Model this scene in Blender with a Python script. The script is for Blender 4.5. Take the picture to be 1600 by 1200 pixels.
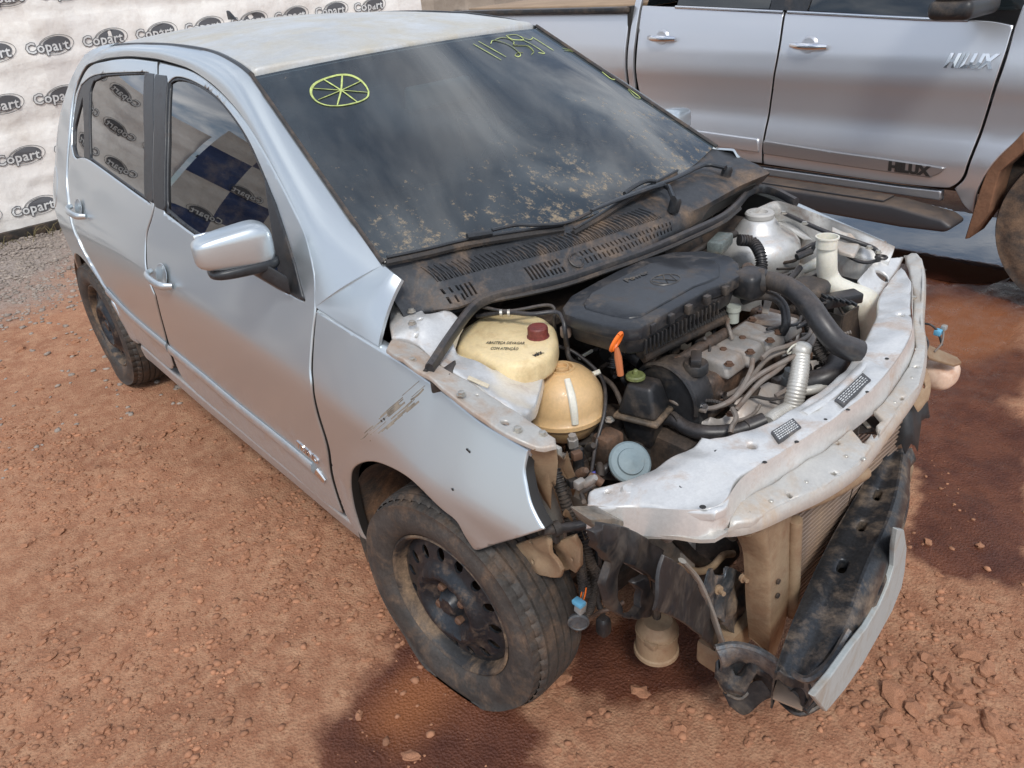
import bpy, bmesh, math, random
import numpy as np
from mathutils import Vector, Matrix, geometry, noise
random.seed(4); rng = np.random.default_rng(4)
PI = math.pi
for _o in list(bpy.data.objects): bpy.data.objects.remove(_o)
scn = bpy.context.scene
COL = scn.collection
# ------------------------------------------------------------------ camera
LOGF, CX, CY, CZ, YAW, PIT, ROL = (0.20546, 1.1938, -1.53323, 1.58615, 2.44659, -0.49828, -0.09281)
F = math.exp(LOGF)*1000
C = np.array([CX, CY, CZ])
_fw = np.array([math.cos(PIT)*math.cos(YAW), math.cos(PIT)*math.sin(YAW), math.sin(PIT)])
_r = np.array([math.sin(YAW), -math.cos(YAW), 0.0]); _u = np.cross(_r, _fw)
_R = _r*math.cos(ROL)+_u*math.sin(ROL); _U = -_r*math.sin(ROL)+_u*math.cos(ROL)
cam = bpy.data.cameras.new('camera'); camo = bpy.data.objects.new('camera', cam); COL.objects.link(camo)
camo.matrix_world = Matrix(((_R[0], _U[0], -_fw[0], C[0]), (_R[1], _U[1], -_fw[1], C[1]), (_R[2], _U[2], -_fw[2], C[2]), (0, 0, 0, 1)))
cam.sensor_width = 36; cam.lens = F/1600*36; cam.clip_start = .05; cam.clip_end = 2000
scn.camera = camo
# ------------------------------------------------------------------ sky and sun
SUN_EL, SUN_AZ = 49, -36      # azimuth measured from +x towards +y
w = bpy.data.worlds.new('World'); scn.world = w; w.use_nodes = True
nt = w.node_tree; nt.nodes.clear()
def N(t, **k):
    n = nt.nodes.new(t)
    for a, b in k.items(): setattr(n, a, b)
    return n
out = N('ShaderNodeOutputWorld'); bg = N('ShaderNodeBackground'); sky = N('ShaderNodeTexSky', sky_type='NISHITA')
sky.sun_disc = False; sky.sun_elevation = math.radians(SUN_EL); sky.sun_rotation = math.radians(90-SUN_AZ)
sky.dust_density = .6
tc = N('ShaderNodeTexCoord'); sep = N('ShaderNodeSeparateXYZ'); nt.links.new(tc.outputs['Generated'], sep.inputs[0])
mz = N('ShaderNodeMath', operation='MAXIMUM'); mz.inputs[1].default_value = .0; nt.links.new(sep.outputs['Z'], mz.inputs[0])
az = N('ShaderNodeMath', operation='ADD'); az.inputs[1].default_value = .25; nt.links.new(mz.outputs[0], az.inputs[0])
dv = N('ShaderNodeVectorMath', operation='DIVIDE'); cmb = N('ShaderNodeCombineXYZ')
for i in range(3): nt.links.new(az.outputs[0], cmb.inputs[i])
nt.links.new(tc.outputs['Generated'], dv.inputs[0]); nt.links.new(cmb.outputs[0], dv.inputs[1])
n1 = N('ShaderNodeTexNoise'); n1.inputs['Scale'].default_value = 3.4; n1.inputs['Detail'].default_value = 8; n1.inputs['Roughness'].default_value = .58; n1.inputs['Distortion'].default_value = .9
nt.links.new(dv.outputs[0], n1.inputs['Vector'])
rp = N('ShaderNodeValToRGB'); rp.color_ramp.elements[0].position = .43; rp.color_ramp.elements[1].position = .62
rp.color_ramp.elements[0].color = (.18, .18, .18, 1); rp.color_ramp.elements[1].color = (1, 1, 1, 1)
nt.links.new(n1.outputs[0], rp.inputs[0])
n2 = N('ShaderNodeTexNoise'); n2.inputs['Scale'].default_value = 5.0; n2.inputs['Detail'].default_value = 4
nt.links.new(dv.outputs[0], n2.inputs['Vector'])
rc = N('ShaderNodeValToRGB'); rc.color_ramp.elements[0].position = .35; rc.color_ramp.elements[1].position = .65
rc.color_ramp.elements[0].color = (5.6, 6.1, 7.0, 1); rc.color_ramp.elements[1].color = (10.6, 10.8, 11.2, 1)
nt.links.new(n2.outputs[0], rc.inputs[0])
mx = N('ShaderNodeMix', data_type='RGBA'); nt.links.new(rp.outputs[0], mx.inputs[0]); nt.links.new(sky.outputs[0], mx.inputs[6]); nt.links.new(rc.outputs[0], mx.inputs[7])
nt.links.new(mx.outputs[2], bg.inputs[0]); bg.inputs[1].default_value = .105
nt.links.new(bg.outputs[0], out.inputs[0])
sl = bpy.data.lights.new('sun', 'SUN'); so = bpy.data.objects.new('sun', sl); COL.objects.link(so)
sl.energy = 1.5; sl.angle = math.radians(12); sl.color = (1, .97, .92)
_d = Vector((math.cos(math.radians(SUN_EL))*math.cos(math.radians(SUN_AZ)), math.cos(math.radians(SUN_EL))*math.sin(math.radians(SUN_AZ)), math.sin(math.radians(SUN_EL))))
so.rotation_euler = _d.to_track_quat('Z', 'Y').to_euler()
vs = scn.view_settings; vs.view_transform = 'Standard'; vs.look = 'None'; vs.gamma = 1; vs.use_curve_mapping = False; vs.exposure = .56
scn.render.engine = 'CYCLES'
# ------------------------------------------------------------------ where things stand: sight lines measured on the photograph met with real surfaces
def ray(u, v): return _fw+_R*((u-800)/F)-_U*((v-600)/F)
def onz(u, v, z): d = ray(u, v); return C+d*((z-C[2])/d[2])
def ony(u, v, y): d = ray(u, v); return C+d*((y-C[1])/d[1])
def onx(u, v, x): d = ray(u, v); return C+d*((x-C[0])/d[0])
def pch(xs, ys):
    n = len(xs); h = [xs[i+1]-xs[i] for i in range(n-1)]; d = [(ys[i+1]-ys[i])/h[i] for i in range(n-1)]
    m = [d[0]]+[0 if d[i-1]*d[i] <= 0 else 2*d[i-1]*d[i]/(d[i-1]+d[i]) for i in range(1, n-1)]+[d[-1]]
    def f(x):
        if x <= xs[0]: return ys[0]
        if x >= xs[-1]: return ys[-1]
        i = 0
        while x > xs[i+1]: i += 1
        t = (x-xs[i])/h[i]
        return (2*t**3-3*t*t+1)*ys[i]+(t**3-2*t*t+t)*h[i]*m[i]+(3*t*t-2*t**3)*ys[i+1]+(t**3-t*t)*h[i]*m[i+1]
    return f
def lerp(a, b, t): return a+(b-a)*t
def V(*a): return np.array(a, float)
# ------------------------------------------------------------------ objects
def setp(o, label=None, cat=None, group=None, kind=None):
    if label: o['label'] = label
    if cat: o['category'] = cat
    if group: o['group'] = group
    if kind: o['kind'] = kind
    return o
def empty(name, loc, label, cat, group=None):
    o = bpy.data.objects.new(name, None); COL.objects.link(o); o.location = loc; o.empty_display_size = .1
    setp(o, label, cat, group); return o
def link(name, me, mats, parent=None):
    o = bpy.data.objects.new(name, me); COL.objects.link(o)
    for m in (mats if isinstance(mats, (list, tuple)) else [mats]): me.materials.append(m)
    if parent is not None:
        o.parent = parent
        if parent.type == 'EMPTY': o.matrix_parent_inverse = Matrix.Translation(-Vector(parent.location))
    return o
def mk(name, vs_, fs, mats, parent=None, smooth=True, ang=38, mi=None, label=None, kind=None, normals=None):
    me = bpy.data.meshes.new(name); me.from_pydata([tuple(map(float, v)) for v in vs_], [], [tuple(map(int, f)) for f in fs]); me.validate()
    if smooth: me.polygons.foreach_set('use_smooth', [True]*len(me.polygons)); me.set_sharp_from_angle(angle=math.radians(ang))
    o = link(name, me, mats, parent)
    if mi is not None: me.polygons.foreach_set('material_index', mi)
    if normals is not None: me.normals_split_custom_set_from_vertices([tuple(map(float, n)) for n in normals])
    me.update(); setp(o, label=label, kind=kind); return o
class MB:
    def __init__(s): s.v = []; s.f = []; s.m = []
    def add(s, vf, m=0):
        b = len(s.v); s.v += [tuple(map(float, p)) for p in vf[0]]; s.f += [tuple(i+b for i in f) for f in vf[1]]; s.m += [m]*len(vf[1]); return s
    def build(s, name, mats, parent=None, **k):
        return mk(name, s.v, s.f, mats, parent, mi=s.m if isinstance(mats, (list, tuple)) else None, **k)
def bmvf(bm):
    bm.verts.index_update(); r = ([tuple(v.co) for v in bm.verts], [tuple(v.index for v in f.verts) for f in bm.faces]); bm.free(); return r
def frame(d, up=(0, 0, 1)):
    d = Vector(d).normalized(); up = Vector(up)
    if abs(d.dot(up)) > .98: up = Vector((1, 0, 0)) if abs(d.x) < .9 else Vector((0, 1, 0))
    a = d.cross(up).normalized(); b = a.cross(d).normalized(); return a, b, d
def box(c, s, rot=None, bev=0.0, seg=2):
    bm = bmesh.new(); bmesh.ops.create_cube(bm, size=1)
    for v in bm.verts: v.co = Vector((v.co.x*s[0], v.co.y*s[1], v.co.z*s[2]))
    if bev > 0: bmesh.ops.bevel(bm, geom=bm.edges[:], offset=bev, segments=seg, affect='EDGES', profile=.5)
    M = Matrix.Translation(Vector(c)) @ (rot.to_4x4() if rot is not None else Matrix.Identity(4))
    bm.transform(M); return bmvf(bm)
def prism(pts, vec, bev=0.0, seg=2, inset=0.0):
    """polygon pts (3D) extruded along vec, bevelled"""
    bm = bmesh.new(); vec = Vector(vec); c = sum((Vector(p) for p in pts), Vector())/len(pts)
    a = [bm.verts.new(Vector(p)) for p in pts]; b = [bm.verts.new(Vector(p).lerp(c, inset)+vec) for p in pts]
    n = len(pts); bm.faces.new(a); bm.faces.new(b[::-1])
    for i in range(n): bm.faces.new((a[i], b[i], b[(i+1) % n], a[(i+1) % n]))
    bmesh.ops.recalc_face_normals(bm, faces=bm.faces[:])
    if bev > 0: bmesh.ops.bevel(bm, geom=bm.edges[:], offset=bev, segments=seg, affect='EDGES', profile=.5, clamp_overlap=True)
    bmesh.ops.triangulate(bm, faces=[f for f in bm.faces if len(f.verts) > 4])
    return bmvf(bm)
def catmull(P, n=6):
    P = [np.array(p, float) for p in P]
    if len(P) < 3: return [P[0]+(P[-1]-P[0])*i/n for i in range(n+1)]
    Q = [2*P[0]-P[1]]+P+[2*P[-1]-P[-2]]; r = []
    for i in range(1, len(Q)-2):
        for k in range(n):
            t = k/n; a, b, c_, d = Q[i-1:i+3]
            r.append(.5*((2*b)+(-a+c_)*t+(2*a-5*b+4*c_-d)*t*t+(-a+3*b-3*c_+d)*t**3))
    r.append(P[-1]); return r
def tube(P, r, sides=10, smooth=6, cap=True, corr=None, flat=1.0, up=(0, 0, 1)):
    """round tube through points; corr=(pitch, depth) makes it corrugated; r may be a list along P"""
    rr = r if isinstance(r, (list, tuple)) else [r]*len(P)
    Q = catmull(P, smooth) if smooth else [np.array(p, float) for p in P]
    R_ = []
    for i in range(len(Q)):
        t = i/(len(Q)-1)*(len(rr)-1); k = min(int(t), len(rr)-2) if len(rr) > 1 else 0
        R_.append(rr[k]+(rr[min(k+1, len(rr)-1)]-rr[k])*(t-k))
    if corr:
        L = [0]
        for i in range(1, len(Q)): L.append(L[-1]+np.linalg.norm(Q[i]-Q[i-1]))
        n = max(4, int(L[-1]/corr[0]*4)); Q2 = []; R2 = []
        for i in range(n+1):
            s = L[-1]*i/n; Q2.append(np.array([np.interp(s, L, [q[j] for q in Q]) for j in range(3)]))
            R2.append(np.interp(s, L, R_)+corr[1]*(1 if i % 4 in (0, 1) else -1))
        Q, R_ = Q2, R2
    vs_ = []; fs = []; a = None
    for i, q in enumerate(Q):
        d = Vector(Q[min(i+1, len(Q)-1)]-Q[max(i-1, 0)]).normalized()
        if a is None: a, b, _ = frame(d, up)
        else:
            a = (a-d*a.dot(d)).normalized(); b = d.cross(a)*-1 if False else a.cross(d)
        for k in range(sides):
            t = 2*PI*k/sides; vs_.append(Vector(q)+a*(math.cos(t)*R_[i])+b*(math.sin(t)*R_[i]*flat))
    n = len(Q)
    for i in range(n-1):
        for k in range(sides): fs.append((i*sides+k, i*sides+(k+1) % sides, (i+1)*sides+(k+1) % sides, (i+1)*sides+k))
    if cap: fs.append(tuple(range(sides))[::-1]); fs.append(tuple((n-1)*sides+k for k in range(sides)))
    return vs_, fs
def lathe(prof, c, ax=(0, 0, 1), seg=24, sx=1.0, sy=1.0, cap=True, ref=(0, 0, 1)):
    """prof: list of (radius, height along ax)"""
    a, b, d = frame(ax, ref); c = Vector(c); vs_ = []; fs = []
    for r, h in prof:
        for k in range(seg):
            t = 2*PI*k/seg; vs_.append(c+d*h+a*(math.cos(t)*r*sx)+b*(math.sin(t)*r*sy))
    for i in range(len(prof)-1):
        for k in range(seg): fs.append((i*seg+k, i*seg+(k+1) % seg, (i+1)*seg+(k+1) % seg, (i+1)*seg+k))
    if cap: fs.append(tuple(range(seg))[::-1]); fs.append(tuple((len(prof)-1)*seg+k for k in range(seg)))
    return vs_, fs
def dens(poly, s, closed=True):
    r = []; n = len(poly)
    for i in range(n if closed else n-1):
        a = np.array(poly[i], float); b = np.array(poly[(i+1) % n], float); k = max(1, int(np.linalg.norm(b-a)/s))
        for j in range(k): r.append(a+(b-a)*j/k)
    if not closed: r.append(np.array(poly[-1], float))
    return r
def smoothloop(poly, keep=35, s=.02):
    """closed 2D outline: catmull through soft vertices, corners sharper than keep degrees stay"""
    P = [np.array(p, float) for p in poly]; n = len(P); cor = []
    for i in range(n):
        a = P[i]-P[i-1]; b = P[(i+1) % n]-P[i]
        an = math.degrees(abs(math.atan2(a[0]*b[1]-a[1]*b[0], a@b)))
        if an > keep: cor.append(i)
    if not cor: cor = [0]
    r = []
    for q in range(len(cor)):
        i0 = cor[q]; i1 = cor[(q+1) % len(cor)]
        if i1 <= i0: i1 += n
        seg = [P[k % n] for k in range(i0, i1+1)]
        cc = catmull(seg, 8) if len(seg) > 2 else seg
        r += dens(cc, s, closed=False)[:-1]
    return r
def inpoly(pts, poly):
    x, y = pts[:, 0], pts[:, 1]; r = np.zeros(len(pts), bool); n = len(poly); j = n-1
    for i in range(n):
        xi, yi = poly[i]; xj, yj = poly[j]
        c_ = ((yi > y) != (yj > y)) & (x < (xj-xi)*(y-yi)/((yj-yi) or 1e-12)+xi); r ^= c_; j = i
    return r
def pdist(pts, poly):
    A = np.array(poly); B = np.roll(A, -1, 0); D = B-A; L = (D**2).sum(1)+1e-12; r = np.full(len(pts), 9.)
    for i in range(len(A)):
        t = np.clip(((pts-A[i])@D[i])/L[i], 0, 1); q = pts-(A[i]+t[:, None]*D[i]); r = np.minimum(r, np.hypot(q[:, 0], q[:, 1]))
    return r
def sheet(name, outline, lift, mat, parent, holes=(), sp=.03, thick=.012, rnd=.006, grid=None, es=.015, normal=True, label=None, flip=False, keep=35, smooth_out=True, skirt=None):
    """panel over a smooth surface: outline in 2D, lift(a,b,d)->3D where d is the depth under the surface"""
    loops = [smoothloop(outline, keep, es) if smooth_out else dens(outline, es)]+[(smoothloop(h, keep, es) if smooth_out and len(h) > 5 else dens(h, es)) for h in holes]
    def area(l): return sum(l[i-1][0]*l[i][1]-l[i][0]*l[i-1][1] for i in range(len(l)))
    loops = [l if (area(l) > 0) == (k == 0) else l[::-1] for k, l in enumerate(loops)]
    allp = []; cons = []; 
    for l in loops:
        b = len(allp); allp += [tuple(p) for p in l]; cons += [(b+i, b+(i+1) % len(l)) for i in range(len(l))]
    nb = len(allp); L = [np.array(l) for l in loops]; ext = []
    if rnd > 0:
        for l in L:
            t = np.roll(l, -1, 0)-np.roll(l, 1, 0); t /= (np.hypot(t[:, 0], t[:, 1])[:, None]+1e-9); nn = np.stack([-t[:, 1], t[:, 0]], 1)
            for f_ in (.2, .55, 1.05): ext.append(l+nn*rnd*f_)
    mn = L[0].min(0); mx_ = L[0].max(0)
    if grid is None:
        gx, gy = np.meshgrid(np.arange(mn[0], mx_[0], sp)+sp/2, np.arange(mn[1], mx_[1], sp)+sp/2); g = np.stack([gx.ravel(), gy.ravel()], 1)
    else: g = np.array(grid(mn, mx_, sp))
    def good(p, md):
        ok = inpoly(p, L[0])
        for l in L[1:]: ok &= ~inpoly(p, l)
        p = p[ok]; dd = np.full(len(p), 9.)
        for l in L: dd = np.minimum(dd, pdist(p, l))
        return p[dd > md]
    pts = [good(g, max(rnd*1.5, sp*.3))]
    if rnd > 0:
        for i, e in enumerate(ext): pts.append(good(e, rnd*(.2, .55, 1.05)[i % 3]*.85))
    P = np.concatenate([np.array(allp)]+pts)
    v2, e2, f2, ov, oe, of = geometry.delaunay_2d_cdt([Vector(p) for p in P], cons, [], 0, 1e-6)
    v2 = np.array([tuple(v) for v in v2]); cen = np.array([(v2[f[0]]+v2[f[1]]+v2[f[2]])/3 for f in f2])
    ok = inpoly(cen, L[0])
    for l in L[1:]: ok &= ~inpoly(cen, l)
    F_ = [tuple(f) for f, o in zip(f2, ok) if o]
    dd = np.full(len(v2), 9.)
    for l in L: dd = np.minimum(dd, pdist(v2, l))
    dep = np.where(dd < rnd, rnd-np.sqrt(np.maximum(rnd**2-(rnd-dd)**2, 0)), 0) if rnd > 0 else np.zeros(len(v2))
    v3 = [np.array(lift(p[0], p[1], q)) for p, q in zip(v2, dep)]
    nr = None
    if normal:
        nr = []
        for p, q in zip(v2, dep):
            if q > 1e-6 or True and rnd > 0 and q > 1e-6: nr.append((0, 0, 0)); continue
            h = .004; a = np.array(lift(p[0]+h, p[1], 0))-np.array(lift(p[0]-h, p[1], 0)); b = np.array(lift(p[0], p[1]+h, 0))-np.array(lift(p[0], p[1]-h, 0))
            nn = np.cross(a, b); dn = np.array(lift(p[0], p[1], 0))-np.array(lift(p[0], p[1], .01))
            if nn@dn < 0: nn = -nn
            nr.append(nn/np.linalg.norm(nn))
    # orientation
    f0 = F_[len(F_)//2]; nn = np.cross(v3[f0[1]]-v3[f0[0]], v3[f0[2]]-v3[f0[0]]); m_ = v2[f0[0]]; dn = np.array(lift(m_[0], m_[1], 0))-np.array(lift(m_[0], m_[1], .01))
    if nn@dn < 0: F_ = [f[::-1] for f in F_]
    # skirt
    cnt = {}
    for f in F_:
        for i in range(3):
            e = (f[i], f[(i+1) % 3]); cnt[e] = 1
    low = {}
    for (a, b) in [e for e in cnt if (e[1], e[0]) not in cnt]:
        for q in (a, b):
            if q not in low: low[q] = len(v3); v3.append(np.array(lift(v2[q][0], v2[q][1], thick+dep[q]))); 
            if nr is not None and len(nr) < len(v3): nr.append((0, 0, 0))
        F_.append((b, a, low[a], low[b]))
    if skirt is not None: return mk(name, v3, F_, [mat, skirt], parent, ang=50, normals=nr, label=label, mi=[0 if len(f) == 3 else 1 for f in F_])  # second colour darkens the panel edges as shade in the gaps would
    return mk(name, v3, F_, mat, parent, ang=50, normals=nr, label=label)
def loft(name, A, B, mat, parent, bul=None, nu=6, n=40, thick=0.0, out=(0, -1, 0), label=None):
    """surface between two 3D polylines; bul = control point offset (outwards)"""
    def rs(P):
        P = [np.array(p, float) for p in P]; L = [0]
        for i in range(1, len(P)): L.append(L[-1]+np.linalg.norm(P[i]-P[i-1]))
        return [np.array([np.interp(L[-1]*k/n, L, [q[j] for q in P]) for j in range(3)]) for k in range(n+1)]
    def sm(P):
        for _ in range(max(1, n//9)): P = [P[0]]+[(P[i-1]+2*P[i]+P[i+1])/4 for i in range(1, len(P)-1)]+[P[-1]]
        return P
    A, B = sm(rs(A)), sm(rs(B)); vs_ = []; fs = []
    for i in range(n+1):
        bl = bul(i/n) if callable(bul) else (bul if bul is not None else V(0, 0, 0)); M = (A[i]+B[i])/2+bl
        for k in range(nu+1):
            t = k/nu; vs_.append(A[i]*(1-t)**2+2*M*t*(1-t)+B[i]*t*t)
    for i in range(n):
        for k in range(nu): a = i*(nu+1)+k; fs.append((a, a+1, a+nu+2, a+nu+1))
    nn = np.cross(vs_[1]-vs_[0], vs_[nu+1]-vs_[0])
    if nn@np.array(out) < 0: fs = [f[::-1] for f in fs]
    if thick:
        m = len(vs_); off = -np.array(out)*thick; vs_ += [v+off for v in vs_]
        for i in range(n):
            for k in (0, nu):
                a = i*(nu+1)+k; fs.append((a, a+nu+1, a+nu+1+m, a+m))
        for i in (0, n):
            for k in range(nu): a = i*(nu+1)+k; fs.append((a, a+1, a+1+m, a+m))
    return mk(name, vs_, fs, mat, parent, ang=50, label=label)
def text(s, size, mat, depth=.001, bold=0.0, shear=0.0, sx=1.0, res=2, space=1.0):
    cu = bpy.data.curves.new('txt', 'FONT'); cu.body = s; cu.size = size; cu.extrude = depth; cu.offset = bold; cu.shear = shear
    cu.align_x = 'CENTER'; cu.align_y = 'CENTER'; cu.resolution_u = res; cu.space_character = space
    o = bpy.data.objects.new('txt', cu); COL.objects.link(o); bpy.context.view_layer.update()
    me = bpy.data.meshes.new_from_object(o.evaluated_get(bpy.context.evaluated_depsgraph_get()))
    vf = ([(v.co.x*sx, v.co.y, v.co.z) for v in me.vertices], [tuple(p.vertices) for p in me.polygons])
    bpy.data.objects.remove(o); bpy.data.meshes.remove(me); return vf
def place(vf, fn): return [fn(*v) for v in vf[0]], vf[1]
# ------------------------------------------------------------------ materials
def nodes(m):
    m.use_nodes = True; t = m.node_tree; t.nodes.clear(); return t
def mat(name, col, rough=.5, metal=0.0, coat=0.0, dirt=None, bump=None, var=.0, vscale=6, spec=.5, trans=0.0, sss=0.0, dust=None, coatr=.05, rvar=.0, splash=None):
    """dirt=(colour, coverage 0..1, scale[, roughness]); dust=(colour, amount) settles on faces that look up"""
    m = bpy.data.materials.new(name); t = nodes(m); n = t.nodes; l = t.links
    o = n.new('ShaderNodeOutputMaterial'); p = n.new('ShaderNodeBsdfPrincipled'); l.new(p.outputs[0], o.inputs[0])
    p.inputs['Base Color'].default_value = (*col, 1); p.inputs['Roughness'].default_value = rough; p.inputs['Metallic'].default_value = metal
    p.inputs['Coat Weight'].default_value = coat; p.inputs['Coat Roughness'].default_value = coatr; p.inputs['Specular IOR Level'].default_value = spec
    if trans: p.inputs['Transmission Weight'].default_value = trans
    if sss: p.inputs['Subsurface Weight'].default_value = sss; p.inputs['Subsurface Radius'].default_value = (.03, .02, .01)
    tcn = n.new('ShaderNodeTexCoord'); cur = None
    def mixc(fac, a, b):
        x = n.new('ShaderNodeMix'); x.data_type = 'RGBA'; l.new(fac, x.inputs[0])
        if isinstance(a, tuple): x.inputs[6].default_value = a
        else: l.new(a, x.inputs[6])
        if isinstance(b, tuple): x.inputs[7].default_value = b
        else: l.new(b, x.inputs[7])
        return x.outputs[2]
    def noise_(sc, det=5, ro=.6, dist=0.0):
        x = n.new('ShaderNodeTexNoise'); x.inputs['Scale'].default_value = sc; x.inputs['Detail'].default_value = det; x.inputs['Roughness'].default_value = ro; x.inputs['Distortion'].default_value = dist
        l.new(tcn.outputs['Object'], x.inputs['Vector']); return x.outputs[0]
    def ramp(src, a, b, lo=0.0, hi=1.0):
        x = n.new('ShaderNodeMapRange'); x.inputs[1].default_value = a; x.inputs[2].default_value = b; x.inputs[3].default_value = lo; x.inputs[4].default_value = hi; l.new(src, x.inputs[0]); return x.outputs[0]
    cur = (*col, 1); rsrc = None
    if var:
        cur = mixc(ramp(noise_(vscale, 6), .3, .7), tuple(max(0, c_*(1-var)) for c_ in col)+(1,), tuple(min(1, c_*(1+var)) for c_ in col)+(1,))
    mask = None
    if splash:
        s = n.new('ShaderNodeSeparateXYZ'); l.new(tcn.outputs['Object'], s.inputs[0]); hz_ = ramp(s.outputs['Z'], .62, .22, -.16, .30)
        ad_ = n.new('ShaderNodeMath'); ad_.operation = 'ADD'; l.new(hz_, ad_.inputs[0]); l.new(noise_(26, 9, .8), ad_.inputs[1]); mask = ramp(ad_.outputs[0], .52, .84, 0, .6)
        cur = mixc(mask, cur, (*splash, 1)); rsrc = ramp(mask, 0, 1, rough, .8)
    if dirt:
        cov = dirt[1]; nz = noise_(dirt[2], 8, .68, .4); tt = .5+(.5-cov)*.32; mask = ramp(nz, tt-.07, tt+.15, 0.0, .85)
        cur = mixc(mask, cur, (*dirt[0], 1)); r2 = dirt[3] if len(dirt) > 3 else .9
        rsrc = ramp(mask, 0, 1, rough, r2)
    if dust:
        g = n.new('ShaderNodeNewGeometry'); s = n.new('ShaderNodeSeparateXYZ'); l.new(g.outputs['Normal'], s.inputs[0])
        up = ramp(s.outputs['Z'], .25, .95); nz = ramp(noise_(dust[2] if len(dust) > 2 else 9, 7, .7), .3, .7, .15, 1)
        mu = n.new('ShaderNodeMath'); mu.operation = 'MULTIPLY'; l.new(up, mu.inputs[0]); l.new(nz, mu.inputs[1])
        m2 = n.new('ShaderNodeMath'); m2.operation = 'MULTIPLY'; l.new(mu.outputs[0], m2.inputs[0]); m2.inputs[1].default_value = dust[1]
        cur = mixc(m2.outputs[0], cur, (*dust[0], 1))
        if rsrc is None: rsrc = ramp(m2.outputs[0], 0, 1, rough, .9)
        mask = mask or m2.outputs[0]
    if dirt and not coat > .4 and not isinstance(cur, tuple):
        for sc_, lo_, hi_ in ((150, .72, 1.22), (38, .78, 1.16)):
            x = n.new('ShaderNodeMix'); x.data_type = 'RGBA'; x.blend_type = 'MULTIPLY'; x.inputs[0].default_value = .9 if max(col) < .2 else .22; l.new(cur, x.inputs[6]); l.new(ramp(noise_(sc_, 4, .7), .34, .66, lo_, hi_), x.inputs[7]); cur = x.outputs[2]
    if not isinstance(cur, tuple): l.new(cur, p.inputs['Base Color'])
    if rsrc is None and rvar: rsrc = ramp(noise_(vscale*2), .3, .7, max(0, rough-rvar), rough+rvar)
    if rsrc is not None: l.new(rsrc, p.inputs['Roughness'])
    if mask is not None and metal: l.new(ramp(mask, 0, 1, metal, 0), p.inputs['Metallic'])
    if mask is not None and coat: l.new(ramp(mask, 0, 1, coat, 0), p.inputs['Coat Weight'])
    if bump:
        b = n.new('ShaderNodeBump'); b.inputs['Strength'].default_value = bump[1]; b.inputs['Distance'].default_value = bump[2] if len(bump) > 2 else .003
        l.new(noise_(bump[0], 6, .65), b.inputs['Height']); l.new(b.outputs[0], p.inputs['Normal'])
    return m
MUD = (.26, .115, .055); DUST = (.33, .21, .13); TAN = (.42, .30, .19)
M = {}
M['paint'] = mat('silver_paint', (.55, .595, .615), .34, .80, .55, coatr=.09, splash=(.30, .19, .12))
M['roof'] = mat('dusty_roof_paint', (.62, .64, .65), .5, .5, .2, dirt=((.46, .42, .34), .5, 5.5, .85), dust=((.44, .41, .34), .7, 6), coatr=.2)
M['inner'] = mat('silver_inner_paint', (.70, .69, .665), .36, .5, .3, dirt=((.36, .21, .115), .24, 10), coatr=.2, var=.06)
M['inner_dirty'] = mat('mud_stained_inner_metal', (.50, .48, .44), .45, .45, 0, dirt=((.33, .19, .10), .48, 9), bump=(40, .3, .002))
M['tanmetal'] = mat('dust_caked_metal', (.32, .225, .14), .6, .1, 0, dirt=((.22, .12, .065), .46, 13), bump=(45, .5, .003), var=.16)
M['blackplastic'] = mat('black_plastic', (.018, .019, .021), .42, 0, 0, dust=((.22, .15, .105), .22, 14), dirt=((.14, .105, .075), .24, 7), bump=(60, .15, .001), rvar=.08)
M['trim'] = mat('black_trim', (.022, .024, .027), .38, 0, 0, dirt=((.12, .09, .07), .10, 9))
M['cowl'] = mat('dusty_black_cowl_plastic', (.034, .036, .04), .5, 0, 0, dirt=((.22, .145, .09), .34, 6), bump=(90, .2, .001))
M['rubber'] = mat('rubber', (.03, .028, .027), .62, 0, 0, dust=((.22, .15, .105), .22, 14), dirt=((.14, .10, .07), .3, 12), bump=(50, .25, .001))
M['hose'] = mat('hose_rubber', (.028, .029, .032), .4, 0, 0, dust=((.22, .15, .105), .22, 14), dirt=((.11, .085, .065), .25, 10), bump=(70, .2, .001))
M['tyre'] = mat('tyre_rubber', (.052, .046, .041), .66, 0, 0, dirt=((.15, .095, .06), .34, 16), bump=(60, .4, .002), var=.25)
M['steel_black'] = mat('black_steel_wheel', (.02, .022, .026), .42, .3, 0, dirt=((.20, .13, .08), .34, 22), bump=(60, .3, .001))
M['dark'] = mat('grimy_dark_metal', (.03, .026, .023), .6, .3, 0, dust=((.22, .15, .105), .22, 14), dirt=((.11, .07, .045), .4, 9), bump=(40, .4, .003))
M['engine'] = mat('greasy_engine_metal', (.10, .075, .06), .55, .5, 0, dirt=((.17, .09, .05), .5, 12), bump=(50, .5, .003))
M['alloy'] = mat('cast_alloy', (.42, .39, .355), .5, .6, 0, dirt=((.22, .14, .09), .35, 11), bump=(120, .4, .001))
M['cream'] = mat('cream_tank_plastic', (.76, .60, .34), .42, 0, .1, dirt=((.45, .30, .14), .16, 8), sss=.15)
M['tanktan'] = mat('tan_tank_plastic', (.66, .44, .22), .42, 0, .1, dirt=((.42, .25, .12), .22, 8), sss=.15, bump=(12, .2, .004))
M['whiteplastic'] = mat('milky_white_plastic', (.70, .67, .57), .42, 0, 0, dirt=((.45, .33, .2), .14, 7), sss=.15)
M['redcap'] = mat('dark_red_cap', (.17, .035, .028), .55, 0, 0, dirt=((.30, .18, .13), .2, 14))
M['greencap'] = mat('green_cap', (.15, .17, .06), .5, 0, 0, dirt=((.2, .17, .1), .2, 20))
M['orange'] = mat('orange_plastic', (.85, .17, .015), .4)
M['rustbolt'] = mat('rusty_bolt', (.15, .085, .055), .65, .4, 0, bump=(90, .3, .001))
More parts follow.
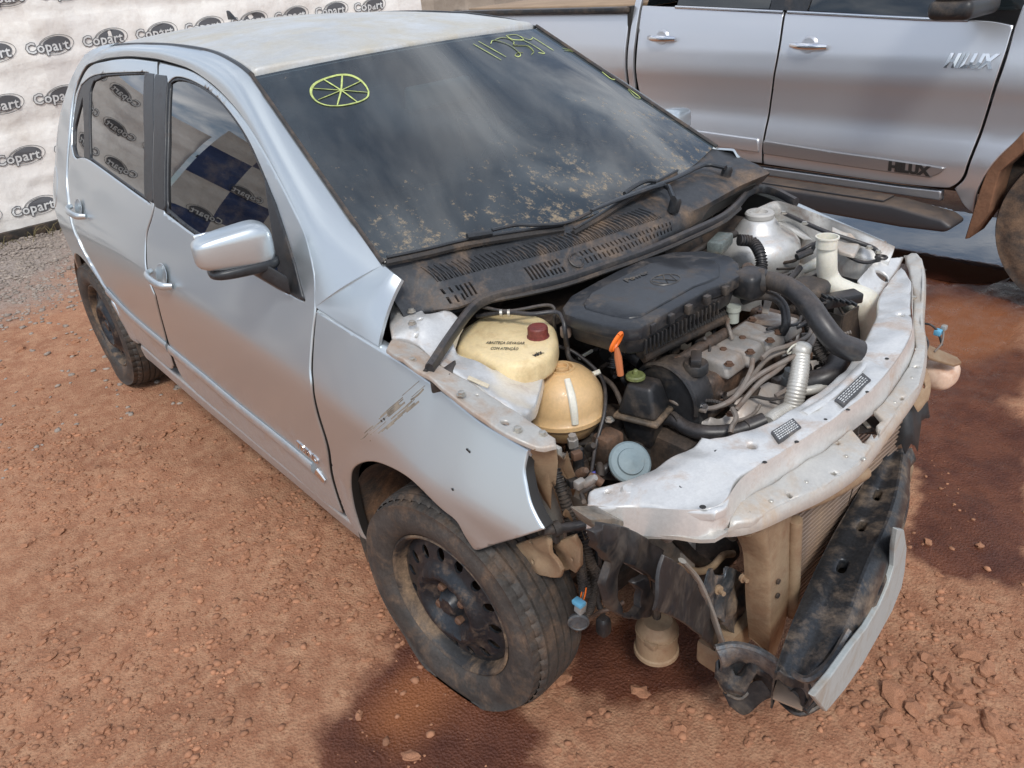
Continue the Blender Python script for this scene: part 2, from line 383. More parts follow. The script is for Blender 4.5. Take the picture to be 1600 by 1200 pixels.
M['bolt'] = mat('zinc_bolt', (.5, .48, .43), .4, .8, 0, dirt=((.3, .18, .1), .25, 30))
M['horn'] = mat('grey_blue_horn_metal', (.21, .27, .29), .6, .1, 0, dirt=((.34, .29, .22), .2, 15))
M['cable'] = mat('ignition_cable', (.20, .17, .145), .5, 0, 0, dirt=((.15, .09, .06), .3, 20))
M['foil'] = mat('silver_wrapped_pipe', (.62, .60, .55), .42, .4, 0, dirt=((.4, .3, .2), .15, 10), bump=(80, .4, .002))
M['gearcast'] = mat('aluminium_casting', (.48, .44, .40), .5, .5, 0, dirt=((.32, .19, .11), .35, 6), bump=(60, .3, .002))
M['beam'] = mat('black_bumper_beam', (.045, .048, .052), .34, .5, 0, dirt=((.25, .18, .12), .40, 13), bump=(25, .25, .003))
M['strip'] = mat('grey_plastic_strip', (.40, .43, .42), .5, 0, 0, dirt=((.32, .25, .18), .25, 9))
M['chrome'] = mat('chrome', (.75, .75, .76), .12, 1.0)
M['bluecon'] = mat('blue_connector', (.14, .42, .62), .45)
M['greycon'] = mat('grey_connector', (.30, .32, .32), .45, dirt=((.3, .2, .1), .2, 20))
M['label'] = mat('dark_label', (.07, .07, .072), .5, dirt=((.3, .24, .18), .1, 30))
M['ink'] = mat('black_ink', (.02, .018, .016), .6)  # black print and chips; also colours the shade in gaps, holes and slots
M['whiteink'] = mat('white_ink', (.62, .62, .60), .6)
M['yellowchalk'] = mat('yellow_marker', (.48, .55, .19), .9, var=.35, vscale=60)
M['seat'] = mat('dark_grey_seat_fabric', (.05, .052, .055), .9)
M['dash'] = mat('dark_grey_dashboard', (.045, .047, .05), .6)
# ================================================================== GROUND
def fbm(x, y, sc, oct_=5, seed=0, gain=.5):
    r = np.zeros_like(x); a = 1.0; tot = 0
    for o in range(oct_):
        g = np.random.default_rng(seed+o).random((64, 64)); X = x*sc; Y = y*sc; xi = np.floor(X).astype(int); yi = np.floor(Y).astype(int); fx = X-xi; fy = Y-yi
        fx = fx*fx*(3-2*fx); fy = fy*fy*(3-2*fy)
        q = lambda i, j: g[(xi+i) % 64, (yi+j) % 64]
        r += a*((q(0, 0)*(1-fx)+q(1, 0)*fx)*(1-fy)+(q(0, 1)*(1-fx)+q(1, 1)*fx)*fy); tot += a; a *= gain; sc *= 2.03
    return r/tot
def gpoly(px): return [tuple(onz(u, v, 0)[:2]) for u, v in px]
WET = [gpoly(p) for p in ([(470, 1150), (560, 1050), (640, 1005), (700, 1060), (790, 1090), (870, 1160), (860, 1230), (460, 1230)],
       [(860, 960), (960, 930), (1120, 960), (1150, 1060), (1060, 1095), (950, 1110), (880, 1080)],
       [(1430, 540), (1600, 520), (1640, 900), (1560, 930), (1470, 900), (1425, 850), (1410, 700)],
       [(1120, 330), (1400, 330), (1700, 360), (1640, 470), (1560, 560), (1420, 560), (1380, 470), (1250, 380)])]
POOL = [gpoly(p) for p in ([(1180, 325), (1330, 318), (1500, 328), (1640, 345), (1600, 405), (1500, 422), (1400, 405), (1300, 378)],
        [(590, 1095), (650, 1050), (720, 1075), (700, 1120), (640, 1160), (590, 1150)],
        [(1440, 470), (1530, 455), (1600, 500), (1590, 545), (1500, 560), (1440, 540)])]
def softmask(X, Y, polys, wd, wob=.05, seed=3):
    nx = (fbm(X, Y, 5, 4, seed)-.5)*wob*2; ny = (fbm(X, Y, 5, 4, seed+9)-.5)*wob*2
    p = np.stack([(X+nx).ravel(), (Y+ny).ravel()], 1); r = np.zeros(len(p))
    for q in polys:
        mn = np.min(q, 0)-.5; mx_ = np.max(q, 0)+.5; s = np.where((p[:, 0] > mn[0]) & (p[:, 0] < mx_[0]) & (p[:, 1] > mn[1]) & (p[:, 1] < mx_[1]))[0]
        if not len(s): continue
        d = pdist(p[s], q)*np.where(inpoly(p[s], q), 1, -1); r[s] = np.maximum(r[s], np.clip(d/wd+.5, 0, 1))
    return r.reshape(X.shape)
def gaxis(lo, hi, step, far):
    a = list(np.arange(lo, hi, step)); s = step; x = hi
    while x < far: x += s; s *= 1.11; a.append(x)
    s = step; x = lo
    while x > -far: x -= s; s *= 1.11; a.insert(0, x)
    return np.array(a)
gx = gaxis(-1.6, 1.25, .0115, 400); gy = gaxis(-2.1, .9, .0115, 400)
GX, GY = np.meshgrid(gx, gy, indexing='ij')
def ground_h(X, Y):
    h = (fbm(X, Y, .8, 3, 1)-.5)*.05+(fbm(X, Y, 6, 5, 20)-.5)*.022+(np.abs(fbm(X, Y, 28, 4, 40)-.5))*.007
    lump = np.clip(fbm(X, Y, 2.2, 3, 60)-.5, 0, 1)*4
    h += (fbm(X, Y, 45, 3, 70)-.5)*.010*lump
    keep = np.exp(-((X)**2+(Y+.75)**2)/.25)+np.exp(-((X+2.465)**2+(Y+.75)**2)/.25)
    h = h*(1-.75*np.clip(keep, 0, 1))
    h -= .034*softmask(X, Y, POOL[:1], .16, .06, 5)+.006*softmask(X, Y, POOL[1:], .16, .06, 5); h -= .006*softmask(X, Y, WET, .2, .06, 7)
    return h
near = (np.abs(GX) < 30) & (np.abs(GY) < 30)
GH = ground_h(GX, GY)*np.where(near, 1, .3)
nx_, ny_ = GX.shape
idx = np.arange(nx_*ny_).reshape(nx_, ny_)
gf = np.stack([idx[:-1, :-1], idx[1:, :-1], idx[1:, 1:], idx[:-1, 1:]], -1).reshape(-1, 4)
gv = np.stack([GX, GY, GH], -1).reshape(-1, 3)
gme = bpy.data.meshes.new('ground'); gme.vertices.add(len(gv)); gme.vertices.foreach_set('co', gv.ravel()); gme.loops.add(gf.size); gme.loops.foreach_set('vertex_index', gf.ravel())
gme.polygons.add(len(gf)); gme.polygons.foreach_set('loop_start', np.arange(0, gf.size, 4)); gme.update(calc_edges=True); gme.polygons.foreach_set('use_smooth', [True]*len(gf))
wetv = softmask(GX+(fbm(GX, GY, 22, 4, 33)-.5)*.07, GY+(fbm(GX, GY, 22, 4, 35)-.5)*.07, WET, .045, .10, 11); wetv = np.maximum(wetv, softmask(GX, GY, POOL, .08, .06, 5))
grav = np.clip((-4.0-GX-(GY+.9)*.2+(fbm(GX, GY, 1.2, 4, 90)-.5)*2.2)/1.2, 0, 1)
orang = softmask(GX, GY, POOL[1:], .12, .08, 15)
at = gme.attributes.new('ground_mask', 'FLOAT_COLOR', 'POINT'); at.data.foreach_set('color', np.stack([wetv, grav, orang, wetv*0+1], -1).ravel())
gm = bpy.data.materials.new('red_laterite'); t = nodes(gm); n = t.nodes; l = t.links
go = n.new('ShaderNodeOutputMaterial'); gp = n.new('ShaderNodeBsdfPrincipled'); l.new(gp.outputs[0], go.inputs[0])
gtc = n.new('ShaderNodeTexCoord'); ga = n.new('ShaderNodeAttribute'); ga.attribute_name = 'ground_mask'; gs = n.new('ShaderNodeSeparateColor'); l.new(ga.outputs['Color'], gs.inputs[0])
def gnoise(sc, det=6, ro=.65):
    x = n.new('ShaderNodeTexNoise'); x.inputs['Scale'].default_value = sc; x.inputs['Detail'].default_value = det; x.inputs['Roughness'].default_value = ro; l.new(gtc.outputs['Object'], x.inputs['Vector']); return x.outputs[0]
def gmr(src, a, b, lo=0.0, hi=1.0):
    x = n.new('ShaderNodeMapRange'); x.inputs[1].default_value = a; x.inputs[2].default_value = b; x.inputs[3].default_value = lo; x.inputs[4].default_value = hi; l.new(src, x.inputs[0]); return x.outputs[0]
def gmix(f_, a, b):
    x = n.new('ShaderNodeMix'); x.data_type = 'RGBA'; l.new(f_, x.inputs[0])
    for k, q in ((6, a), (7, b)):
        if isinstance(q, tuple): x.inputs[k].default_value = q
        else: l.new(q, x.inputs[k])
    return x.outputs[2]
c1 = gmix(gmr(gnoise(1.6), .32, .68), (.285, .125, .067, 1), (.42, .203, .115, 1))
c1 = gmix(gmr(gnoise(14, 8, .75), .42, .72), c1, (.52, .30, .178, 1))
c1 = gmix(gmr(gnoise(70, 5, .7), .5, .72), c1, (.27, .115, .062, 1))
c2 = gmix(gmr(gnoise(45, 6, .8), .35, .65), (.19, .15, .125, 1), (.42, .36, .32, 1))
c1 = gmix(gs.outputs[1], c1, c2)
wetc = gmix(gmr(gnoise(7), .35, .65), (.085, .026, .014, 1), (.16, .054, .026, 1))
wetc = gmix(gs.outputs[2], wetc, (.27, .095, .035, 1)); c1 = gmix(gs.outputs[0], c1, wetc)
l.new(c1, gp.inputs['Base Color'])
wr = n.new('ShaderNodeMix'); l.new(gs.outputs[0], wr.inputs[0]); wr.inputs[2].default_value = .95; l.new(gmr(gnoise(12), .35, .65, .22, .6), wr.inputs[3]); l.new(wr.outputs[0], gp.inputs['Roughness'])
gp.inputs['Specular IOR Level'].default_value = .35
gb = n.new('ShaderNodeBump'); gb.inputs['Strength'].default_value = .8; gb.inputs['Distance'].default_value = .004
ad = n.new('ShaderNodeMath'); ad.operation = 'ADD'; vo = n.new('ShaderNodeTexVoronoi'); vo.inputs['Scale'].default_value = 140; l.new(gtc.outputs['Object'], vo.inputs['Vector'])
l.new(gnoise(190, 7, .8), ad.inputs[0]); l.new(vo.outputs[0], ad.inputs[1]); l.new(ad.outputs[0], gb.inputs['Height']); l.new(gb.outputs[0], gp.inputs['Normal'])
ground = link('ground', gme, gm); setp(ground, kind='structure', label='red laterite yard with gravel and wet patches')
wm = bpy.data.materials.new('muddy_water'); t = nodes(wm); n = t.nodes; l = t.links
go = n.new('ShaderNodeOutputMaterial'); gp = n.new('ShaderNodeBsdfPrincipled'); l.new(gp.outputs[0], go.inputs[0]); gp.inputs['Base Color'].default_value = (.045, .014, .009, 1); gp.inputs['Roughness'].default_value = .03; gp.inputs['Specular IOR Level'].default_value = .9
gtc = n.new('ShaderNodeTexCoord'); gb = n.new('ShaderNodeBump'); gb.inputs['Strength'].default_value = .12; gb.inputs['Distance'].default_value = .004; l.new(gnoise(5, 4, .6), gb.inputs['Height']); l.new(gb.outputs[0], gp.inputs['Normal'])
wm2 = mat('orange_puddle_water', (.26, .085, .025), .12, spec=.8, var=.2, vscale=10)
for q, mm, zz in zip(POOL[:1], (wm,), (-.012,)):
    c_ = np.mean(q, 0); qq = [c_+(np.array(p)-c_)*1.25 for p in smoothloop(q, 200, .05)]
    o = mk('puddle', [(p[0], p[1], zz) for p in qq], [tuple(range(len(qq)))], mm, kind='structure', smooth=False)
# pebbles
def pebble_mesh(k, sub=1):
    bm = bmesh.new(); bmesh.ops.create_icosphere(bm, subdivisions=sub, radius=1); r = random.Random(k)
    for v in bm.verts: v.co *= r.uniform(.6, 1.25)
    return bmvf(bm)
PB = [pebble_mesh(i) for i in range(8)]
STM = mat('laterite_stone', (.35, .165, .09), .9, var=.4, vscale=12, bump=(80, .5, .002))
STG = mat('grey_stone', (.30, .25, .21), .9, var=.35, vscale=12, bump=(80, .5, .002))
def scatter(name, n_, area, smin, smax, mt, dens_=None):
    xs, ys = [], []
    u = rng.random((n_*6, 2)); X = area[0]+u[:, 0]*(area[1]-area[0]); Y = area[2]+u[:, 1]*(area[3]-area[2])
    pr = dens_(X, Y) if dens_ else np.ones(len(X)); k = rng.random(len(X)) < pr; X = X[k][:n_]; Y = Y[k][:n_]
    H = ground_h(X, Y); S_ = smin*(smax/smin)**(rng.random(len(X))**2.6)
    base = [np.array(p[0]) for p in PB]; bf = [np.array(p[1]) for p in PB]; vv = []; ff = []; o_ = 0
    for i in range(len(X)):
        b = base[i % 8]*S_[i]*np.array([1.25, .85+.3*rng.random(), .6]); a = rng.random()*6.28; ca, sa = math.cos(a), math.sin(a)
        q = np.stack([b[:, 0]*ca-b[:, 1]*sa+X[i], b[:, 0]*sa+b[:, 1]*ca+Y[i], b[:, 2]+H[i]+S_[i]*.12], 1); vv.append(q); ff.append(bf[i % 8]+o_); o_ += len(q)
    vv = np.concatenate(vv); ff = np.concatenate(ff)
    me = bpy.data.meshes.new(name); me.vertices.add(len(vv)); me.vertices.foreach_set('co', vv.ravel()); me.loops.add(ff.size); me.loops.foreach_set('vertex_index', ff.ravel()); me.polygons.add(len(ff)); me.polygons.foreach_set('loop_start', np.arange(0, ff.size, 3)); me.update(calc_edges=True)
    o = link(name, me, mt); setp(o, label=None, kind='stuff'); return o
def dn(X, Y):
    a = np.clip((fbm(X, Y, 2.4, 3, 60)-.42)*5, .06, 1); a = np.maximum(a, np.exp(-((X-.85)**2+(Y-.0)**2)/.16)*.9); return a*(1-.9*softmask(X, Y, WET+POOL, .1))
g1 = scatter('gravel', 24000, (-2.8, 1.35, -2.2, .9), .0018, .012, STM, dn); setp(g1, 'loose red laterite grit scattered on the yard', 'gravel')
g2 = scatter('gravel', 7000, (-5.7, -2.0, -2.4, 0.2), .007, .02, STG, lambda X, Y: np.clip((-3.5-X-(Y+.9)*.2+(fbm(X, Y, 1.2, 4, 90)-.5)*2.2)/1.6, .05, 1)); setp(g2, 'grey gravel strip along the foot of the banner', 'gravel')
stone_me = []
for i in range(7):
    vf = pebble_mesh(50+i, 2); me = bpy.data.meshes.new('stone'); me.from_pydata(vf[0], [], vf[1]); me.materials.append(STM); me.materials[0] = STM; stone_me.append(me)
spots = [(383, 872, .022), (585, 680, .014), (455, 1045, .016), (1175, 1060, .016), (90, 1045, .014), (232, 975, .013), (560, 1115, .012), (865, 1010, .03), (880, 1060, .022), (1450, 850, .014), (1310, 900, .014), (1530, 855, .014), (1000, 1080, .02), (1060, 1140, .02), (640, 1180, .02), (1395, 1090, .03), (1430, 1110, .028), (1470, 1060, .026), (1500, 1120, .03), (1540, 1050, .024), (1380, 1150, .024), (1560, 1150, .03), (1450, 1030, .022), (60, 1120, .013)]
cnt_ = 0
def stone(x, y, s):
    global cnt_
    o = bpy.data.objects.new('stone', stone_me[cnt_ % 7]); COL.objects.link(o); o.parent = ground
    h = float(ground_h(np.array([x]), np.array([y]))[0]); o.location = (x, y, h+s*.15); o.rotation_euler = (random.uniform(-.3, .3), random.uniform(-.3, .3), random.uniform(0, 6.3)); o.scale = (s*random.uniform(.9, 1.4), s*random.uniform(.7, 1), s*random.uniform(.4, .65)); cnt_ += 1
for u, v, s in spots: p = onz(u, v, 0); stone(p[0], p[1], s)
for k in range(26):
    u, v = random.gauss(1470, 70), random.gauss(1095, 40); p = onz(u, v, 0); stone(p[0], p[1], random.uniform(.010, .026))
while cnt_ < 290:
    u, v = random.uniform(0, 1600), random.uniform(500, 1200); p = onz(u, v, 0)
    if -1.0 < p[0] < -.0 and p[1] > -.7 and p[1] < .7: continue
    if any(inpoly(np.array([p[:2]]), q)[0] for q in WET+POOL): continue
    d = np.linalg.norm(p-C); stone(p[0], p[1], d*random.uniform(.0034, .0062))
# ================================================================== BANNER FENCES
BX = -5.73
def bwrink(a, z, seed=0):
    a_ = np.atleast_1d(np.array(a, float)); z_ = np.atleast_1d(np.array(z, float))
    r = (fbm(a_+40, z_+9, .9, 4, 200+seed)-.5)*.16+(fbm(a_*.5+z_*.9+40, z_*2.2+9, 1.6, 4, 210+seed)-.5)*.07+np.sin(z_*4.2+fbm(a_+40, z_+9, .6, 2, 220)*5)*.012
    for z0, s_ in ((.42, 1), (.78, -1), (1.12, 1), (1.50, -1), (1.83, 1)): r = r+s_*.022*np.exp(-np.abs(z_-z0-.05*np.sin(a_*.9+z0*5))/.035)
    for a0 in np.arange(.7, 9, 1.13): r = r+.018*np.exp(-np.abs(a_-a0-.04*np.sin(z_*2+a0))/.03)
    return r+(fbm(a_*1.3+z_*.6+70, z_*.8-a_*.5+70, 2.6, 4, 230+seed)-.5)*.05
def banner_mat(name, a, b, sx, blue=False):
    m = bpy.data.materials.new(name); t = nodes(m); n = t.nodes; l = t.links
    o = n.new('ShaderNodeOutputMaterial'); p = n.new('ShaderNodeBsdfPrincipled'); l.new(p.outputs[0], o.inputs[0]); p.inputs['Roughness'].default_value = .55; p.inputs['Specular IOR Level'].default_value = .3
    tc_ = n.new('ShaderNodeTexCoord'); mp = n.new('ShaderNodeMapping'); l.new(tc_.outputs['UV'], mp.inputs['Vector']); ck = n.new('ShaderNodeTexChecker'); ck.inputs['Scale'].default_value = sx; ck.inputs['Color1'].default_value = (*a, 1); ck.inputs['Color2'].default_value = (*b, 1); l.new(mp.outputs[0], ck.inputs['Vector'])
    nz = n.new('ShaderNodeTexNoise'); nz.inputs['Scale'].default_value = 3.2; nz.inputs['Detail'].default_value = 7; nz.inputs['Roughness'].default_value = .7; l.new(tc_.outputs['Object'], nz.inputs['Vector'])
    mr = n.new('ShaderNodeMapRange'); mr.inputs[1].default_value = .48; mr.inputs[2].default_value = .78; mr.inputs[3].default_value = 0; mr.inputs[4].default_value = .55; l.new(nz.outputs[0], mr.inputs[0])
    x = n.new('ShaderNodeMix'); x.data_type = 'RGBA'; l.new(mr.outputs[0], x.inputs[0]); l.new(ck.outputs[0], x.inputs[6]); x.inputs[7].default_value = (.50, .42, .34, 1); l.new(x.outputs[2], p.inputs['Base Color'])
    b_ = n.new('ShaderNodeBump'); b_.inputs['Strength'].default_value = .6; b_.inputs['Distance'].default_value = .03; nz2 = n.new('ShaderNodeTexNoise'); nz2.inputs['Scale'].default_value = 7; nz2.inputs['Detail'].default_value = 6; l.new(tc_.outputs['Object'], nz2.inputs['Vector']); l.new(nz2.outputs[0], b_.inputs['Height']); l.new(b_.outputs[0], p.inputs['Normal'])
    return m
BM = banner_mat('white_banner_cloth', (.84, .81, .755), (.79, .755, .705), 1.0)
BM2 = banner_mat('blue_check_banner_cloth', (.66, .63, .58), (.045, .07, .16), 1.0)
BM3 = banner_mat('faded_brown_banner_cloth', (.36, .30, .24), (.30, .25, .20), 1.0)
GREY = mat('grey_logo_print', (.10, .10, .105), .6); 
def logo_parts():
    """flat print: rings, dark oval, outlined letters; (verts, faces, material index) in a 2D unit frame about .34 wide"""
    g = MB()
    def ring(cx, cy, a, b, wd, z, m, rot=.10):
        vs_ = []; fs = []; K = 40
        for k in range(K):
            t_ = 2*PI*k/K
            for s in (0, 1):
                x = (a-wd*s)*math.cos(t_); y = (b-wd*s)*math.sin(t_); vs_.append((cx+x*math.cos(rot)-y*math.sin(rot), cy+x*math.sin(rot)+y*math.cos(rot), z))
        for k in range(K): fs.append((2*k, 2*((k+1) % K), 2*((k+1) % K)+1, 2*k+1))
        g.add((vs_, fs), m)
    def disc(cx, cy, a, b, z, m, rot=.10):
        K = 40; g.add(([(cx+a*math.cos(2*PI*k/K)*math.cos(rot)-b*math.sin(2*PI*k/K)*math.sin(rot), cy+a*math.cos(2*PI*k/K)*math.sin(rot)+b*math.sin(2*PI*k/K)*math.cos(rot), z) for k in range(K)], [tuple(range(K))]), m)
    ring(.045, 0, .128, .066, .0035, .001, 0); ring(.035, .002, .112, .054, .004, .001, 0); disc(.045, .006, .098, .046, .0015, 0)
    t1 = text('Copart', .098, None, 0, .0065, .08, 1.0, 2, 1.06); g.add(([(x-.022, y-.008, .0025) for x, y, z in t1[0]], t1[1]), 0)
    t2 = text('Copart', .098, None, 0, .0018, .08, 1.0, 2, 1.06); g.add(([(x-.022, y-.008, .0035) for x, y, z in t2[0]], t2[1]), 1)
    return g
LG = logo_parts()
def banner(name, origin, direc, nrm, L, H0, mt, label, rows, seed=0, chk=.42, top=lambda a: 0.0, logos=True, amp=1.0, zoff=0.0):
    """cloth hung on a fence: origin at the foot, running along direc"""
    O = V(*origin); D = V(*direc); Nn = V(*nrm); na = int(L/.035); nz = int(H0/.035)
    A, Z = np.meshgrid(np.linspace(0, L, na), np.linspace(0, 1, nz), indexing='ij'); ZT = np.vectorize(lambda a: H0-top(a))(A); Zr = Z*ZT
    W = bwrink(A.ravel(), Zr.ravel(), seed).reshape(A.shape)*amp
    P = O+A[..., None]*D+Zr[..., None]*V(0, 0, 1)+W[..., None]*Nn; P[..., 2] += .015
    root = empty(name, tuple(O+D*L/2), label, 'banner')
    id_ = np.arange(na*nz).reshape(na, nz); f_ = np.stack([id_[:-1, :-1], id_[1:, :-1], id_[1:, 1:], id_[:-1, 1:]], -1).reshape(-1, 4)
    if np.cross(D, V(0, 0, 1))@Nn < 0: f_ = f_[:, ::-1]
    o = mk('cloth', P.reshape(-1, 3), f_, mt, root); me = o.data; uv = me.uv_layers.new(name='UVMap'); li = np.zeros(len(me.loops), int); me.loops.foreach_get('vertex_index', li)
    uvs = np.stack([A.ravel()[li]/chk, Zr.ravel()[li]/chk+.2], -1); uv.data.foreach_set('uv', uvs.ravel())
    sgn = 1 if np.cross(D, V(0, 0, 1))@Nn > 0 else -1
    if logos:
        for r_, (z, a0) in enumerate(rows):
            a = a0
            while a < L-.2:
                if z < H0-top(a)-.1:
                    vx = np.array(LG.v); aa = a+vx[:, 0]*sgn; zz = z+vx[:, 1]; ww = bwrink(aa, zz, seed)*amp+vx[:, 2]*1.5+.004
                    mk('printed_logo', O+aa[:, None]*D+zz[:, None]*V(0, 0, 1)+ww[:, None]*Nn+V(0, 0, .015), LG.f, [GREY, M['whiteink']], root, smooth=False, mi=LG.m)
                a += .40
    pm = mat(name+'_post_metal', (.3, .3, .3), .5, .6)
    for k in range(int(L/2.2)+1):
        p = O+D*min(k*2.2+.05, L-.05)-Nn*.16; mk('post', *tube([p, p+V(0, 0, H0-.4)], .03, 8, 0), pm, root)
    rl = tube([O-Nn*.16+V(0, 0, H0-.45), O+D*L-Nn*.16+V(0, 0, H0-.45)], .02, 8, 0); mk('rail', *rl, pm, root)
    return root
rows = [(1.93, .12), (1.61, .32), (1.28, .17+.0), (.94, .30), (.57, .12), (.20, .07)]
rows = [(z-.015, (y0+2.35) % .4+(.4 if (y0+2.35) % .4 < .2 else 0)) for z, y0 in ((1.97, .14), (1.62, -.06), (1.28, .14), (.94, .08), (.57, -.30), (.20, -.33))]
banner('banner_fence', (BX, -2.35, 0), (0, 1, 0), (1, 0, 0), 5.87, 2.25, BM, 'wrinkled white cloth banner fence behind the silver hatchback, printed with rows of oval logos', rows, 0, .8, lambda a: .12+.05*math.sin(a*1.7), amp=.8)
banner('banner_fence', (BX+.05, -2.38, 0), (.30, -.954, 0), (.954, .30, 0), 5.0, 2.3, BM2, 'blue and white chequered banner fence, mirrored in the hatchback door glass', [(z, .35+.2*(i % 2)) for i, z in enumerate((.3, .75, 1.2, 1.65))], 3, .42, lambda a: .5*math.exp(-a*1.2)*0+.05*math.sin(a*2), amp=.5)
banner('banner_fence', (-8.4, 4.6, 0), (.12, .993, 0), (.993, -.12, 0), 9, 1.9, BM3, 'faded brown banner fence far behind the pickup bed', [(z, .3+.2*(i % 2)) for i, z in enumerate((.5, .9, 1.3, 1.65))], 6, .5, amp=.6)
# debris line at the foot of the banner
dl = []; 
tw = MB()
for k in range(150):
    y = random.uniform(-2.8, .4); x = BX+.08+random.uniform(0, .22); a = random.uniform(0, 6.3); L_ = random.uniform(.03, .12)
    tw.add(tube([V(x, y, .015), V(x+math.cos(a)*L_*.4, y+math.sin(a)*L_*.4, .02+L_*.5), V(x+math.cos(a)*L_, y+math.sin(a)*L_, .02+L_*random.uniform(.1, .8))], [.003, .002, .0008], 4, 2))
tw.build('dry_weeds', mat('dry_weed', (.16, .13, .06), .9, var=.4, vscale=4), kind='stuff', label='dry weeds and litter along the foot of the white banner')['category'] = 'weeds'
bpy.data.objects['dry_weeds'] 
mk('kerb_board', *box((BX+.03, -.6, .03), (.05, 5.0, .08), bev=.004), M['dark'], label='dark board lying along the foot of the white banner')['category'] = 'board'  # added strip, its dark colour stands for shade in the gap below the cloth
# ================================================================== PICKUP
HY = 2.30
_hp = pch([.30, .44, .50, .56, .60, .66, .75, .85, .95, 1.02, 1.10, 1.20, 1.30, 1.5, 1.7], [2.36, 2.322, 2.300, 2.291, 2.288, 2.296, 2.312, 2.306, 2.292, 2.296, 2.312, 2.338, 2.37, 2.44, 2.52])
def HS(x, z, d=0): return (x, _hp(z)+d+max(0, x-.1)**2*.10, z)
def hitH(u, v):
    d = ray(u, v); a, b = (2.1-C[1])/d[1], (2.7-C[1])/d[1]
    for _ in range(40):
        m = (a+b)/2; X = C+d*m
        if X[1] > HS(X[0], X[2])[1]: b = m
        else: a = m
    X = C+d*b; return (X[0], X[2])
M['pickup'] = mat('silver_grey_pickup_paint', (.60, .61, .63), .36, .72, .6, coatr=.08)
M['pglass'] = mat('dark_pickup_glass', (.012, .016, .018), .03, 0, 0, spec=.9)
M['boardm'] = mat('pickup_step_plastic', (.035, .036, .04), .45, dust=((.26, .17, .105), .5, 6))
M['mud'] = mat('dried_red_mud', (.19, .095, .052), .95, var=.3, vscale=14, bump=(30, .8, .006))
PK = empty('pickup_truck', (-1.1, 3.2, 0), 'silver grey double cab pickup with black side step, parked behind the wrecked hatchback', 'pickup truck')
def hs(L): return [hitH(*q) for q in L]
def hsheet(name, px, **k): return sheet(name, hs(px) if len(px[0]) == 2 and px[0][0] > 50 else px, HS, k.pop('mat', M['pickup']), PK, skirt=M['ink'], rnd=.004, **k)  # black edge colour paints shade into the pickup's panel gaps
fd = hsheet('front_door', [(1227, 20), (1350, 26), (1450, 30), (1540, 33), (1583, 40), (1566, 95), (1542, 170), (1513, 250), (1503, 277), (1488, 291), (1470, 293), (1400, 286), (1300, 272), (1193, 256), (1204, 170), (1216, 90)], sp=.04, keep=50)
rd = hsheet('rear_door', [(1003, 9), (1100, 13), (1224, 19), (1213, 90), (1201, 170), (1190, 255), (1100, 243), (1030, 235), (1010, 190), (997, 134), (995, 78)], sp=.04, keep=50)
zt = 1.235
cx0, cz0 = hitH(983, 60); dx0, dz0 = hitH(993, 60)
sheet('cab_rear_corner', [(cx0, .5), (dx0-.006, .5), (dx0-.006, 1.25), (dx0+.05, 1.7), (cx0+.05, 1.72), (cx0, 1.28)], HS, M['pickup'], PK, smooth_out=False)
sheet('bed_side', [(-3.62, 1.235), (cx0-.022, 1.235), (cx0-.022, .52), (-2.2, .50), (-2.25, .62), (-2.35, .78), (-2.50, .86), (-2.70, .88), (-2.88, .85), (-3.03, .74), (-3.10, .55), (-3.66, .62), (-3.68, .9)], HS, M['pickup'], PK, sp=.06, keep=60)
mk('bed_gap', *box((cx0-.011, 2.36, .87), (.03, .06, .8)), M['ink'], PK)  # black box filling the gap, standing in for its shade
# tonneau
mk('bed_rail', *box(((-3.64+cx0)/2, 2.345, 1.252), (3.62+cx0, .07, .03), bev=.008), M['blackplastic'], PK)
mk('bed_cover', *box(((-3.64+cx0)/2, 3.2, 1.262), (3.58+cx0, 1.62, .03), bev=.008), mat('dusty_tan_bed_cover', (.34, .235, .15), .9, var=.15, vscale=5), PK)
# fender with arch
fx = hs([(1592, 15)])[0][0]
arc = [(.42+.475*math.cos(t_), .40+.475*math.sin(t_)) for t_ in np.linspace(PI*1.02, 0.03, 14)]
fl = hs([(1587, 38), (1570, 98), (1546, 171), (1517, 251), (1507, 279), (1491, 295)])
sheet('front_fender', [(fx+.01, 1.24)]+fl+[(-.10, .41), (-.06, .38)]+arc+[(1.0, .45), (1.12, .8), (1.05, 1.02), (.6, 1.19)], HS, M['pickup'], PK, sp=.05, keep=50)
rk = hs([(1169, 259), (1300, 277), (1400, 291), (1470, 299)])
sheet('rocker_panel', rk+[(rk[3][0]-.0, .415), (rk[0][0]-1.1, .42), (rk[0][0]-1.1, .51)], HS, M['pickup'], PK, sp=.05, rnd=.008, thick=.03, smooth_out=False)
# mouldings on door foot
def hstrip(name, px, m_, w_, th, par=None, **k):
    pts = [V(*HS(*hitH(*q), -th*.4)) for q in px]; return mk(name, *tube(pts, w_/2, 8, 4, flat=th/w_, up=(0, 1, 0)), m_, par or PK, **k)
md = sheet('door_moulding', hs([(1194, 219), (1300, 236), (1400, 250), (1478, 262), (1470, 270), (1455, 276), (1440, 276), (1300, 256), (1193, 240)]), lambda x, z, d=0: HS(x, z, d-.009), mat('moulding_grey_paint', (.30, .29, .29), .34, .6, .6), PK, thick=.009, rnd=.006, sp=.04, keep=60)
sheet('door_moulding', hs([(1186, 217), (1100, 205), (1040, 197), (1040, 218), (1100, 226), (1186, 238)]), lambda x, z, d=0: HS(x, z, d-.009), M['pickup'], PK, thick=.009, rnd=.006, sp=.04, smooth_out=False)
hstrip('window_trim', [(1056, 11), (1140, 15), (1224, 19)], M['chrome'], .016, .01)
hstrip('window_trim', [(1231, 19), (1350, 25), (1450, 30), (1513, 31)], M['chrome'], .016, .01)
